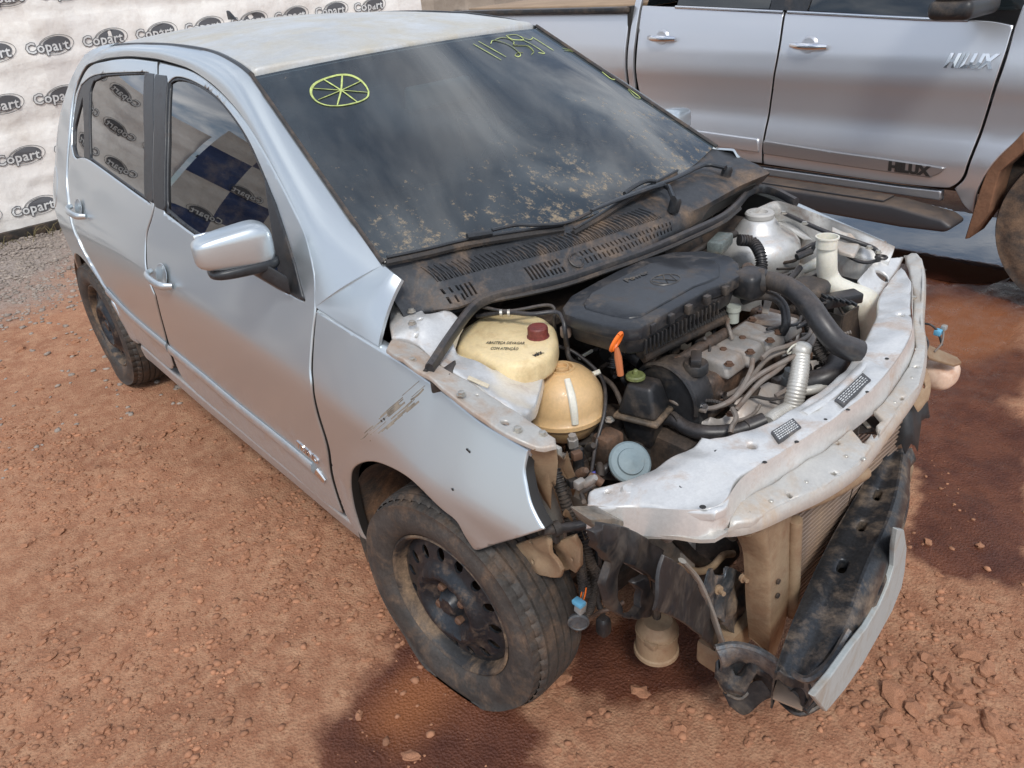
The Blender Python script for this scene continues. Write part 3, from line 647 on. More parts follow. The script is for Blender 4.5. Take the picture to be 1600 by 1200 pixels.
def htext(s, px0, px1, size, mt, par, z_up=0.0, depth=.004, bold=.002, shear=.0, sx=1.0, off=-.004):
    a = V(*hitH(*px0)); b = V(*hitH(*px1)); tv = text(s, size, None, depth, bold, shear, sx, 3); xs = [v[0] for v in tv[0]]; W_ = max(xs)-min(xs); D = b-a; sc = np.linalg.norm(D)/W_; D = D/np.linalg.norm(D); c_ = (a+b)/2
    return mk('lettering', *place(tv, lambda x, y, z: HS(c_[0]+(x*D[0])*sc, c_[1]+x*sc*D[1]+y, off-z)), mt, par, smooth=False)
htext('HILUX', (1472, 95), (1556, 97), .075, M['chrome'], fd, shear=.35, bold=.004, sx=1.45, depth=.002)
htext('HILUX', (1388, 259), (1454, 268), .058, M['ink'], md, bold=.004, sx=1.25, off=-.0105, depth=.0008)
# glass
sheet('door_window', [(.0, 1.225), (-.12, 1.222)]+hs([(1440, 27), (1350, 22), (1262, 17)])+[(-.93, 1.66), (-.6, 1.66), (-.35, 1.5)], lambda x, z, d=0: HS(x, z, d+.012), M['pglass'], PK, rnd=0, sp=.1, smooth_out=False)
sheet('door_window', hs([(1056, 8), (1130, 12), (1199, 14)])+[(-1.16, 1.66), (-1.72, 1.66)], lambda x, z, d=0: HS(x, z, d+.012), M['pglass'], PK, rnd=0, sp=.1, smooth_out=False)
sheet('pillar_trim', hs([(1202, 15), (1260, 17)])+[(-.92, 1.68), (-1.17, 1.68)], lambda x, z, d=0: HS(x, z, d+.004), M['trim'], PK, rnd=0, sp=.1, smooth_out=False)
# handles
for (u, v), s_ in (((1035, 59), 1.0), ((1264, 71), 1.0)):
    x, z = hitH(u, v); y = HS(x, z)[1]; h = mk('door_handle', *tube([V(x-.09, y-.016, z+.002), V(x-.05, y-.034, z+.001), V(x, y-.040, z), V(x+.05, y-.034, z-.001), V(x+.10, y-.016, z-.003)], [.012, .016, .0165, .016, .012], 12, 5, flat=.62, up=(0, 1, 0)), M['chrome'], fd if u > 1200 else rd)
    mk('handle_cup', *lathe([(.034, .012), (.04, .0), (.043, -.003)], (x, y+.002, z), (0, -1, 0), 20, sx=1.1, sy=1.0), M['pickup'], h)
# mirror
mx_ = V(-.17, 2.12, 1.372)
mk('wing_mirror', *place(box((0, 0, 0), (.16, .29, .21), bev=.045, seg=4), lambda x, y, z: tuple(mx_+V(x+.02*y, y, z+.01))), mat('dark_chrome', (.20, .19, .18), .15, .9), PK, label='chrome and black wing mirror')
mk('mirror_base', *place(box((0, 0, 0), (.17, .30, .075), bev=.03, seg=4), lambda x, y, z: tuple(mx_+V(x+.02*y, y+.005, z-.115))), M['blackplastic'], PK)
mk('mirror_arm', *tube([mx_+V(0, .13, -.1), V(-.24, 2.34, 1.215)], .03, 10, 0), M['blackplastic'], PK)
# step
sp_ = [(-2.35, .42), (-.35, .415), (-.12, .385), (-.07, .355), (-.10, .325), (-.3, .315), (-2.35, .335)]
mk('side_step', *prism([(x, 2.16, z) for x, z in sp_], (0, .16, 0), .018, 3), M['boardm'], PK)
mk('step_pad', *box((-1.25, 2.235, .421), (1.7, .11, .01), bev=.004), M['boardm'], PK)
# mud guard piece of wheel arch
gpx = [(1600, 205), (1575, 232), (1545, 258), (1530, 300), (1507, 374), (1516, 372), (1545, 333), (1556, 290), (1562, 268), (1600, 235)]
P_ = [ony(u, v, 2.30) for u, v in gpx]
mk('mud_guard', *prism([tuple(p) for p in P_], (0, .16, 0), .004, 1), M['mud'], PK)
def arch_liner(parent, cx_, cz_, r_, y0, y1, mt, a0=-.1, a1=PI+.1):
    vs_ = []; fs = []; K = 20
    for k in range(K+1):
        t_ = a0+(a1-a0)*k/K
        for y in (y0, y1): vs_.append((cx_+r_*math.cos(t_), y, cz_+r_*math.sin(t_)))
    for k in range(K): fs.append((2*k, 2*k+1, 2*k+3, 2*k+2))
    b = len(vs_); vs_.append((cx_, y1, cz_)); 
    for k in range(K): fs.append((2*k+1, 2*k+3, b))
    return mk('wheel_arch_liner', vs_, fs, mt, parent)
# wheels
def wheel_tyre(c, R_, wd, rim_r, out, mt, parent, squash=0.0, lead=0.0, name='wheel', tread=True):
    """tyre as a lathe about y; squash pushes everything under the ground plane up and bulges the wall"""
    prof = []
    for r_, y in ((rim_r, .30), (rim_r+.006, .40), (rim_r+.02, .47), (rim_r+(R_-rim_r)*.45, .505), (rim_r+(R_-rim_r)*.75, .47), (R_-.012, .40), (R_-.012, -.40), (rim_r+(R_-rim_r)*.75, -.47), (rim_r+.02, -.47), (rim_r, -.30)): prof.append((r_, y*wd))
    # denser profile
    pr1 = [V(a, b) for a, b in prof[:7]]; pr2 = [V(a, b) for a, b in prof[6:]]
    crown = []
    for q in (.385, .37, .355, .335, .315, .30, .292, .27, .262, .24, .20, .16, .142, .136, .112, .106, .08, .04, .016, .010, -.010, -.016, -.04, -.08, -.106, -.112, -.136, -.142, -.20, -.262, -.27, -.292, -.30, -.34, -.385):
        crown.append(V(R_-.010*abs(q/.40)**4, q*wd))
    pp = catmull(pr1, 3)[:-1]+crown+catmull(pr2, 3)[1:]; seg = 270 if tread else 56; vs_ = []; fs = []
    for a, b in pp:
        for k in range(seg):
            t_ = 2*PI*k/seg; r_ = a
            if tread and a > R_-.02:
                g = 0
                yb = abs(b)/wd
                if .110 < yb < .138 or .268 < yb < .294 or yb < .011: g = .006
                elif .30 < yb < .44 and (k % 5) == 0: g = .0055
                elif .14 < yb < .265 and ((k+int(yb*60)) % 10) == 0: g = .002
                r_ -= g
            x = r_*math.cos(t_); z = r_*math.sin(t_); y = b
            if squash:
                zl = -R_+squash
                if z < zl+.05:
                    f_ = min(1, (zl+.05-z)/.08); z2 = max(z, zl); y = y*(1+.22*f_); x *= 1+.03*f_; z = z2+(.0 if z > zl else -.0)
            vs_.append((c[0]+x, c[1]+y*out, c[2]+z))
    for i in range(len(pp)-1):
        for k in range(seg): fs.append((i*seg+k, i*seg+(k+1) % seg, (i+1)*seg+(k+1) % seg, (i+1)*seg+k))
    return vs_, fs
def alloy_wheel(parent, c, R_, rr, out):
    tv = wheel_tyre(c, R_, .25, rr, out, None, None, tread=False); t_ = mk('wheel', *tv, mat('muddy_pickup_tyre', (.05, .042, .036), .75, dirt=((.24, .15, .09), .5, 6), bump=(18, .6, .006)), parent)
    mk('rim', *lathe([(rr, .10), (rr-.012, .10), (rr-.02, .07), (rr-.03, -.02), (.05, -.02)], c, (0, out, 0), 40, cap=True), M['dark'], t_)
    for k in range(6):
        a = 2*PI*k/6+.2; d = V(math.cos(a), 0, math.sin(a)); e = V(-math.sin(a), 0, math.cos(a)); o_ = V(*c)+V(0, out*.075, 0)
        mk('spoke', *prism([tuple(o_+d*.05+e*.03), tuple(o_+d*(rr-.01)+e*.055), tuple(o_+d*(rr-.01)-e*.055), tuple(o_+d*.05-e*.03)], (0, out*.03, 0), .006, 2), mat('pickup_wheel_alloy', (.36, .34, .34), .4, .6), t_)
    mk('hub_cap', *lathe([(.06, 0), (.06, .03), (.03, .04)], V(*c)+V(0, out*.08, 0), (0, out, 0), 20), mat('pickup_hub', (.3, .3, .3), .4, .6), t_)
for x in (.42, -2.665):
    alloy_wheel(PK, (x, 2.44, .375), .385, .23, -1); alloy_wheel(PK, (x, 4.0, .375), .385, .23, 1)
    arch_liner(PK, x, .40, .47, 2.33, 2.8, M['mud'])
# rest of the pickup: floor, far side, cab, bonnet
mk('underbody', *box((-1.2, 3.2, .50), (4.2, 1.5, .14), bev=.02), M['dark'], PK)
mk('bed_wall', *box((-2.85, 3.2, .9), (1.5, 1.6, .66), bev=.01), M['pickup'], PK)
far = sheet('far_side', [(1.05, .5), (1.05, 1.0), (.5, 1.2), (-.1, 1.25), (-.5, 1.66), (-1.85, 1.7), (-2.05, 1.25), (-3.6, 1.25), (-3.6, .55), (-.2, .45)], lambda x, z, d=0: (x, 6.4-_hp(z)-d, z), M['pickup'], PK, sp=.1, smooth_out=False)
loft('cab_roof', [V(-.45, 2.52, 1.68), V(-1.1, 2.53, 1.74), V(-1.9, 2.52, 1.70)], [V(-.45, 3.88, 1.68), V(-1.1, 3.87, 1.74), V(-1.9, 3.88, 1.70)], M['pickup'], PK, V(0, 0, .06), 8, 12, .03, (0, 0, 1))
loft('windscreen', [V(.12, 2.45, 1.20), V(-.45, 2.53, 1.68)], [V(.12, 3.95, 1.20), V(-.45, 3.87, 1.68)], M['pglass'], PK, V(.06, 0, 0), 8, 6, .01, (1, 0, 1))
loft('rear_window', [V(-2.02, 2.42, 1.26), V(-1.9, 2.52, 1.70)], [V(-2.02, 3.98, 1.26), V(-1.9, 3.88, 1.70)], M['pglass'], PK, V(-.03, 0, 0), 8, 6, .01, (-1, 0, 0))
loft('bonnet', [V(.12, 2.37, 1.21), V(.6, 2.40, 1.18), V(1.08, 2.50, 1.02)], [V(.12, 4.03, 1.21), V(.6, 4.0, 1.18), V(1.08, 3.9, 1.02)], M['pickup'], PK, V(0, 0, .08), 8, 12, .02, (0, 0, 1))
mk('front_bumper', *box((1.1, 3.2, .72), (.18, 1.5, .5), bev=.05, seg=3), M['pickup'], PK)
# ================================================================== HATCHBACK BODY
CAR = empty('hatchback_car', (-1.2, 0, 0), 'silver hatchback with its bonnet and front bumper gone, engine bay open and tyres flat', 'car')
_low = pch([.1, .18, .25, .40, .55, .70, .85, 1.0], [.740, .766, .782, .800, .812, .824, .836, .845])
_grn = pch([.60, .92, 1.05, 1.2, 1.33, 1.40, 1.45], [.90, .766, .712, .642, .570, .522, .455])
_zc = pch([-3.0, -2.01, -1.39, -.99, -.43, -.18, .1, .4], [.90, .853, .790, .765, .712, .66, .60, .55])
_tf = pch([-.3, .1, .3, .5, .7], [0, .008, .036, .11, .22]); _tr = pch([-3.1, -2.95, -2.7, -2.2, -1.5], [.30, .11, .035, .01, 0])
_fx = pch([-.45, .0], [0, 1])
def SY(x, z):
    k = .0045; a = _low(z); b = .821+_fx(x)*.007-(.30+.13*_fx(x))*(z-_zc(x)); c_ = _grn(z); m_ = min(a, b, c_)
    s = -k*math.log(sum(math.exp(-(q-m_)/k) for q in (a, b)))+m_
    k = .02; m_ = min(s, c_); s = -k*math.log(math.exp(-(s-m_)/k)+math.exp(-(c_-m_)/k))+m_
    for wx, wr in ((-.06, .355), (-2.465, .345)):
        r_ = math.hypot(x-wx, z-.25); s += .009*math.exp(-((r_-wr)/.035)**2) if z > .2 else 0
    return s-_tf(x)-_tr(x)
def LR(x, z, d=0): return (x, -(SY(x, z)-d), z)
def LL(x, z, d=0): return (x, SY(x, z)-d, z)
def hitS(u, v):
    d = ray(u, v); prev = None; t_ = .4
    while t_ < 9:
        X = C+d*t_; g = X[1]+SY(X[0], X[2])
        if prev is not None and g > 0 and -3.1 < X[0] < .75 and .08 < X[2] < 1.46: break
        prev = g; t_ += .02
    a, b = t_-.02, t_
    for _ in range(22):
        m = (a+b)/2; X = C+d*m
        if X[1]+SY(X[0], X[2]) > 0: b = m
        else: a = m
    X = C+d*b; return (float(X[0]), float(X[2]))
def ss(L): return [hitS(*q) for q in L]
def p3(L): return [V(*LR(*hitS(*q))) for q in L]
def crease_grid(mn, mx, sp):
    r = []
    for x in np.arange(mn[0]+sp/2, mx[0], sp):
        z0 = _zc(x)
        for w_ in [0, .006, -.006, .014, -.014]+[s*(.014+k*sp*.8) for s in (1, -1) for k in range(1, 40)]: r.append((x, z0+w_))
    return r
# --- outlines traced on the photograph
D_F = ss([(241, 322), (230, 366), (229, 399), (231, 425), (244, 462), (266, 545), (280, 583), (300, 607), (380, 676), (450, 735), (500, 779), (534, 803), (516, 747), (509, 700), (494, 650), (486, 606), (484, 575), (488, 520), (492, 484), (491, 430), (478, 370), (462, 334), (437, 284), (406, 228), (375, 181), (337, 140), (297, 112), (248, 98), (246, 150), (243, 250)])
D_R = ss([(239, 322), (228, 366), (226, 399), (228, 425), (241, 462), (262, 545), (270, 572), (262, 574), (217, 535), (197, 519), (186, 492), (171, 455), (159, 437), (131, 387), (111, 328), (106, 281), (110, 216), (118, 147), (137, 107), (164, 96), (200, 92), (244, 97), (243, 150), (240, 250)])
W_F = ss([(264, 131), (275, 127), (300, 133), (331, 153), (356, 181), (381, 219), (403, 266), (419, 309), (440, 385), (452, 425), (452, 440), (309, 366), (259, 327), (260, 220)])
W_R = ss([(139, 141), (144, 128), (166, 120), (219, 117), (224, 119), (225, 220), (225, 309), (139, 247)])
W_Q = ss([(115, 200), (127, 153), (129, 200), (129, 247), (118, 243), (114, 228)])
HF = ss([(258, 134), (274, 121), (302, 128), (334, 149), (360, 178), (386, 217), (408, 264), (425, 308), (446, 372), (470, 447), (476, 471), (440, 452), (309, 372), (256, 333)])
HRr = ss([(112, 200), (118, 158), (126, 133), (142, 120), (166, 115), (219, 113), (232, 114), (234, 200), (233, 315), (225, 313), (139, 251), (117, 247), (111, 228)])
for sd, LF, sg in (('r', LR, -1), ('l', LL, 1)):
    fdoor = sheet('front_door', D_F, LF, M['paint'], CAR, holes=[HF], sp=.03, grid=crease_grid, thick=.03, rnd=.0045, keep=40, skirt=M['ink'])  # door edges coloured black for the shade inside the gaps
    rdoor = sheet('rear_door', D_R, LF, M['paint'], CAR, holes=[HRr], sp=.03, grid=crease_grid, thick=.03, rnd=.0045, keep=40, skirt=M['ink'])
    off = lambda k: (lambda x, z, d=0: LF(x, z, d+k))
    sheet('window_frame', HF, off(.004), M['trim'], fdoor, holes=[W_F], rnd=.004, sp=.05, thick=.014, keep=40)
    sheet('window_frame', HRr, off(.004), M['trim'], rdoor, holes=[W_R, W_Q], rnd=.004, sp=.05, thick=.014, keep=40)
    GL = M.setdefault('glass', None) or None
    for q, dr in ((W_F, fdoor), (W_R, rdoor), (W_Q, rdoor)):
        M.setdefault('_glass_list', []).append((q, dr, LF))
    if sd == 'r': FD, RD = fdoor, rdoor
BPp = [(225, 113), (240, 110), (262, 118), (262, 131), (259, 200), (258, 330), (247, 325), (240, 316), (225, 309), (225, 220)]
for LF, dr in ((LR, FD),):
    sheet('pillar_trim', ss([(242.2, 116), (262, 118), (262, 131), (259, 220), (258, 330), (248, 326), (240.6, 322), (241.4, 200)]), lambda x, z, d=0: LR(x, z, d-.002), M['trim'], FD, rnd=.003, sp=.05, thick=.01, smooth_out=False)
    sheet('pillar_trim', ss([(226, 113), (241.6, 115), (240.8, 200), (240, 318), (226, 310), (226, 220)]), lambda x, z, d=0: LR(x, z, d-.002), M['trim'], RD, rnd=.003, sp=.05, thick=.01, smooth_out=False)
# tinted glass: dark film with a clean gloss
def glassmat(name, tint, dust=0.0, spec=1.0):
    m = bpy.data.materials.new(name); t = nodes(m); n = t.nodes; l = t.links
    o = n.new('ShaderNodeOutputMaterial'); tr = n.new('ShaderNodeBsdfTransparent'); tr.inputs[0].default_value = (*tint, 1); gl = n.new('ShaderNodeBsdfGlossy'); gl.inputs['Roughness'].default_value = .012
    fr = n.new('ShaderNodeFresnel'); fr.inputs[0].default_value = 1.55; ml = n.new('ShaderNodeMath'); ml.operation = 'MULTIPLY_ADD'; ml.use_clamp = True; ml.inputs[1].default_value = 1.6*spec; ml.inputs[2].default_value = .03; l.new(fr.outputs[0], ml.inputs[0])
    mx = n.new('ShaderNodeMixShader'); l.new(ml.outputs[0], mx.inputs[0]); l.new(tr.outputs[0], mx.inputs[1]); l.new(gl.outputs[0], mx.inputs[2]); last = mx.outputs[0]
    if dust:
        tc_ = n.new('ShaderNodeTexCoord'); nz = n.new('ShaderNodeTexNoise'); nz.inputs['Scale'].default_value = 34; nz.inputs['Detail'].default_value = 9; nz.inputs['Roughness'].default_value = .78; l.new(tc_.outputs['Object'], nz.inputs['Vector'])
        n2_ = n.new('ShaderNodeTexNoise'); n2_.inputs['Scale'].default_value = 4; n2_.inputs['Detail'].default_value = 5; l.new(tc_.outputs['Object'], n2_.inputs['Vector'])
        # more mud towards the foot of the glass, where the wipers left it
        sp_ = n.new('ShaderNodeSeparateXYZ'); l.new(tc_.outputs['Object'], sp_.inputs[0]); mz_ = n.new('ShaderNodeMapRange'); mz_.inputs[1].default_value = .93; mz_.inputs[2].default_value = 1.22; mz_.inputs[3].default_value = .17; mz_.inputs[4].default_value = 0.0; l.new(sp_.outputs['Z'], mz_.inputs[0])
        a = n.new('ShaderNodeMath'); a.operation = 'ADD'; l.new(nz.outputs[0], a.inputs[0]); l.new(mz_.outputs[0], a.inputs[1])
        b = n.new('ShaderNodeMath'); b.operation = 'MULTIPLY_ADD'; b.inputs[1].default_value = .22; l.new(n2_.outputs[0], b.inputs[0]); l.new(a.outputs[0], b.inputs[2])
        r_ = n.new('ShaderNodeMapRange'); r_.inputs[1].default_value = .755; r_.inputs[2].default_value = .88; r_.inputs[3].default_value = 0.0; r_.inputs[4].default_value = .8; l.new(b.outputs[0], r_.inputs[0])
        df = n.new('ShaderNodeBsdfDiffuse'); df.inputs[0].default_value = (.34, .25, .15, 1); m2 = n.new('ShaderNodeMixShader'); l.new(r_.outputs[0], m2.inputs[0]); l.new(last, m2.inputs[1]); l.new(df.outputs[0], m2.inputs[2])
        # thin film of dust all over, its blue tint painting in sky reflection
        d2 = n.new('ShaderNodeBsdfDiffuse'); d2.inputs[0].default_value = (.24, .30, .34, 1); m3 = n.new('ShaderNodeMixShader'); r3 = n.new('ShaderNodeMapRange'); r3.inputs[1].default_value = .3; r3.inputs[2].default_value = .7; r3.inputs[3].default_value = .05; r3.inputs[4].default_value = dust; l.new(n2_.outputs[0], r3.inputs[0]); l.new(r3.outputs[0], m3.inputs[0]); l.new(m2.outputs[0], m3.inputs[1]); l.new(d2.outputs[0], m3.inputs[2]); last = m3.outputs[0]
    l.new(last, o.inputs[0]); return m
M['glass'] = glassmat('tinted_side_glass', (.03, .032, .03), 0, .95)
M['screen'] = glassmat('dusty_windscreen_glass', (.16, .22, .25), .15, .85)
for q, dr, LF in M.pop('_glass_list'):
    sheet('window', [tuple(p) for p in q], (lambda LF: (lambda x, z, d=0: LF(x, z, d+.010)))(LF), M['glass'], dr, rnd=0, sp=.04, thick=.004, keep=40)
# --- fender
F_O = ss([(494, 486), (540, 514), (591, 545), (630, 568), (675, 599), (712, 628), (747, 656), (790, 682), (826, 702), (822, 718), (819, 737), (822, 758), (828, 785), (838, 808), (850, 828), (800, 844), (741, 861), (725, 837), (712, 815), (687, 794), (641, 750), (603, 728), (575, 722), (553, 731), (547, 750), (551, 787), (562, 825), (572, 845), (541, 808), (521, 747), (514, 700), (499, 650), (490, 606), (488, 575), (490, 530)])
for LF, nm in ((LR, 'r'), (LL, 'l')):
    fe = sheet('front_fender', F_O, LF, M['paint'], CAR, sp=.025, grid=crease_grid, thick=.022, rnd=.0045, keep=50, es=.012, skirt=M['ink'])
    if nm == 'r': FEN = fe
# rolled top flange of the fender facing the bay
ft = [V(*LR(*q)) for q in ss([(494, 487), (540, 515), (591, 546), (630, 569), (675, 600), (712, 629), (747, 657), (790, 683), (829, 704)])]
for sg in (1, -1):
    A = [p*V(1, sg, 1)+V(0, -sg*.0, -.002) for p in ft]; B = [p*V(1, sg, 1)+V(0, sg*.03, .004) for p in ft]
    loft('fender_flange', A, B, M['paint'], FEN if sg == 1 else fe, V(0, 0, .012), 5, 30, .012, (0, 0, 1))
# --- quarter panel and rear
arcR = [(-2.465+.345*math.cos(a), .27+.345*math.sin(a)) for a in np.linspace(math.radians(28), math.radians(178), 14)]
QO = ss([(214, 538), (195, 522), (183, 492), (168, 455), (155, 437), (126, 387), (107, 328), (103, 281), (107, 216), (115, 147), (132, 106)])
Q = QO+[(-2.30, 1.36), (-2.2, 1.415), (-2.35, 1.405), (-2.50, 1.375), (-2.62, 1.30), (-2.72, 1.18), (-2.83, 1.0), (-2.93, .90), (-3.0, .78), (-3.02, .6), (-2.99, .42), (-2.93, .30), (-2.82, .26)]+arcR[::-1]
for LF in (LR, LL):
    qp = sheet('quarter_panel', Q, LF, M['paint'], CAR, sp=.03, grid=crease_grid, thick=.018, rnd=.006, keep=50)
    sheet('fuel_flap' if LF is LR else 'rear_side_plate', [(-2.74+.075*math.cos(a), .86+.085*math.sin(a)) for a in np.linspace(0, 2*PI, 15)[:-1]], lambda x, z, d=0: LF(x, z, d-.002), M['paint'], qp, sp=.03, rnd=.004, thick=.005)
loft('tailgate', [V(*LR(x, z)) for x, z in ((-2.50, 1.375), (-2.62, 1.30), (-2.72, 1.18), (-2.83, 1.0), (-2.93, .9), (-3.0, .78), (-3.02, .6))], [V(*LL(x, z)) for x, z in ((-2.50, 1.375), (-2.62, 1.30), (-2.72, 1.18), (-2.83, 1.0), (-2.93, .9), (-3.0, .78), (-3.02, .6))], M['paint'], CAR, V(-.12, 0, 0), 12, 20, .02, (-1, 0, .2))
loft('rear_bumper', [V(*LR(x, z)) for x, z in ((-3.02, .6), (-2.99, .42), (-2.93, .30))], [V(*LL(x, z)) for x, z in ((-3.02, .6), (-2.99, .42), (-2.93, .30))], M['paint'], CAR, V(-.14, 0, 0), 12, 10, .02, (-1, 0, 0))
# --- windscreen surface
def WS(y, s, d=0):
    hw = .643+(.539-.643)*s; q = max(-.2, 1-(y/hw)**2); return (-.29-.69*s+(.12-.06*s)*q+d*-.35, y, .994+.365*s+(-.024+.042*s)*q-d*.94)
def hitW(u, v):
    d = ray(u, v); a, b = .6, 4.5
    def g(t_):
        X = C+d*t_; s = (X[2]-.994)/.365
        for _ in range(4): s -= (WS(X[1], s)[2]-X[2])/.365
        return X[0]-WS(X[1], s)[0], X[1], s
    prev = None; t_ = a
    while t_ < b:
        q = g(t_)
        if prev is not None and q[0] < 0 and -.8 < q[1] < .8: break
        prev = q; t_ += .02
    a, b = t_-.02, t_
    for _ in range(22):
        m = (a+b)/2
        if g(m)[0] < 0: b = m
        else: a = m
    q = g(b); return (float(q[1]), float(q[2]))
def eW(s, sg=-1): return V(*WS(sg*(.643+(.539-.643)*s), s))
wso = [(-.640, .015)]+[(.0+(-.643+.104*s)*1.004, s) for s in np.linspace(.03, .98, 12)]+[(y, .985) for y in np.linspace(-.53, .53, 9)]+[((.643-.104*s)*1.004, s) for s in np.linspace(.98, .03, 12)]+[(.640, .015), (.3, .015), (-.3, .015)]
WSO = sheet('windscreen', wso, WS, M['screen'], CAR, sp=.05, rnd=0, thick=.006, smooth_out=False)
# black ceramic border printed on the glass
fri = [hitW(*q) for q in [(418, 124), (440, 170), (480, 240), (530, 320), (566, 378), (583, 392), (610, 396), (700, 382), (850, 348), (1000, 295), (1085, 248), (1050, 212), (1000, 170), (930, 112), (866, 66), (840, 58), (700, 76), (560, 98)]]
M['frit'] = mat('black_glass_border', (.012, .013, .014), .12, spec=.6, dirt=((.30, .21, .12), .22, 22))
sheet('glass_border', wso, lambda y, s, d=0: WS(y, s, d+.008), M['frit'], WSO, holes=[fri], sp=.05, rnd=0, thick=.001, smooth_out=False)
# --- A pillar, cant rail
Al = p3([(134, 101), (162, 91), (200, 87), (245, 91), (297, 106), (337, 134), (375, 175), (406, 222), (437, 278), (462, 328), (478, 363), (490, 425), (493, 480)])
Bl = [V(-2.48, -.47, 1.375), V(-2.28, -.488, 1.405), V(-1.95, -.497, 1.418), V(-1.6, -.50, 1.42), V(-1.3, -.505, 1.408), V(-1.1, -.525, 1.385)]+[eW(s) for s in (1.0, .85, .7, .55, .4, .25, .1, 0)]
tipP = p3([(591, 543)])[0]; 
Bl2 = [eW(0), onx(612, 425, -.235), onx(627, 437, -.215)]
Al2 = [Al[-1]]+p3([(540, 510), (591, 541)])
for sg in (1, -1):
    mm = V(1, sg, 1)
    pil = loft('pillar_panel', [p*mm for p in Al], [p*mm for p in Bl], M['paint'], CAR, lambda t_: V(.012*(t_ > .5), -sg*.022, .016), 8, 70, .012, (0, -sg*.8, .6))
    loft('pillar_foot', [p*mm for p in Al2], [p*mm for p in Bl2], M['paint'], pil, V(.004, -sg*.014, .014), 8, 16, .008, (0, -sg*.8, .6))
    mk('rubber_seal', *tube([p*mm+V(0, 0, .003) for p in Bl[6:]], .006, 6, 3), M['rubber'], pil)
# --- roof
def RF(x, y, d=0):
    e = 1-(y/.50)**2; zr = np.interp(x, [-2.5, -2.28, -1.95, -1.6, -1.3, -1.1, -.9], [1.372, 1.405, 1.418, 1.42, 1.410, 1.392, 1.366]); return (x, y, zr+.032*e*(1 if x < -1.3 else max(.3, 1-(x+1.3)*1.6))-d-.002)
hdr = [WS(y, 1.0) for y in np.linspace(-.53, .53, 13)]
sheet('roof', [(-2.48, -.462), (-2.28, -.480), (-1.95, -.489), (-1.6, -.492), (-1.3, -.497), (-1.1, -.515)]+[(p[0]-.006, p[1]) for p in hdr]+[(-1.1, .515), (-1.3, .497), (-1.6, .492), (-1.95, .489), (-2.28, .480), (-2.48, .462), (-2.53, .2), (-2.53, -.2)], lambda x, y, d=0: ((lambda q: (q[0], q[1], q[2]))(RF(x, y, d))), M['roof'], CAR, sp=.05, rnd=.008, thick=.02, smooth_out=False)
for sg in (1, -1):
    mk('roof_ditch', *tube([(p+V(0, .004, -.002))*V(1, sg, 1) for p in Bl[:7]], .0065, 6, 4), M['trim'], CAR)
ab = onx(363, 27, -2.22)
mk('roof_aerial', *prism([tuple(V(-2.26, 0, 1.445)), tuple(V(-2.19, 0, 1.445)), tuple(V(-2.245, 0, 1.478)), tuple(V(-2.258, 0, 1.48))], (0, .012, 0), .003, 2), M['trim'], CAR)
# --- sill, mouldings
sl_ = ss([(214, 540), (262, 580), (374, 675), (450, 739), (525, 803), (568, 842)])
for LF in (LR, LL):
    lo = [(x, z-.075) for x, z in sl_]
    sheet('sill_panel', [(x, z) for x, z in sl_]+lo[::-1], lambda x, z, d=0: LF(x, z, d+.006), M['paint'], CAR, sp=.04, rnd=.01, thick=.02, smooth_out=False)
for px, dr in (([(267, 546), (330, 598), (380, 640), (440, 688), (492, 731)], FD), ([(169, 455), (200, 488), (230, 515), (264, 543)], RD)):
    pts = [V(*LR(*hitS(*q), -.004)) for q in px]
    mk('door_moulding', *tube(pts, .019, 10, 4, flat=.42, up=(0, 1, 0)), M['paint'], dr)
a_ = p3([(497, 735), (509, 750)]); mk('moulding_tip', *tube([a_[0]+V(0, -.004, 0), a_[1]+V(0, -.003, -.004)], [.018, .012], 10, 2, flat=.4, up=(0, 1, 0)), M['chrome'], FEN)
a_ = V(*LR(*hitS(464, 692))); b_ = V(*LR(*hitS(499, 722))); tv = text('TREND', .03, None, .002, .001, .2, 1.2, 3); W_ = max(v[0] for v in tv[0])*2; D_ = (b_-a_)/W_
mk('lettering', *place(tv, lambda x, y, z: tuple((a_+b_)/2+D_*x+V(0, -.002-z, y))), M['chrome'], FD, smooth=False)
# handles
for (u, v), dr in (((255, 436), FD), ((125, 331), RD)):
    x, z = hitS(u, v); y = -SY(x, z); tl = V(1, 0, -.05)
    cup = mk('handle_cup', *lathe([(.0, -.0005), (.036, .0), (.040, .0025), (.042, .0015)], (x, y-.0005, z+.012), (0, -.96, .28), 24, sx=1.15, sy=.95, cap=False), M['paint'], dr)
    mk('door_handle', *tube([V(x-.085, y-.004, z+.010), V(x-.065, y-.028, z+.008), V(x, y-.036, z+.004), V(x+.06, y-.030, z), V(x+.085, y-.004, z-.004)], [.010, .0135, .0145, .0135, .010], 12, 5, flat=.65, up=(0, 1, 0)), M['paint'], dr)
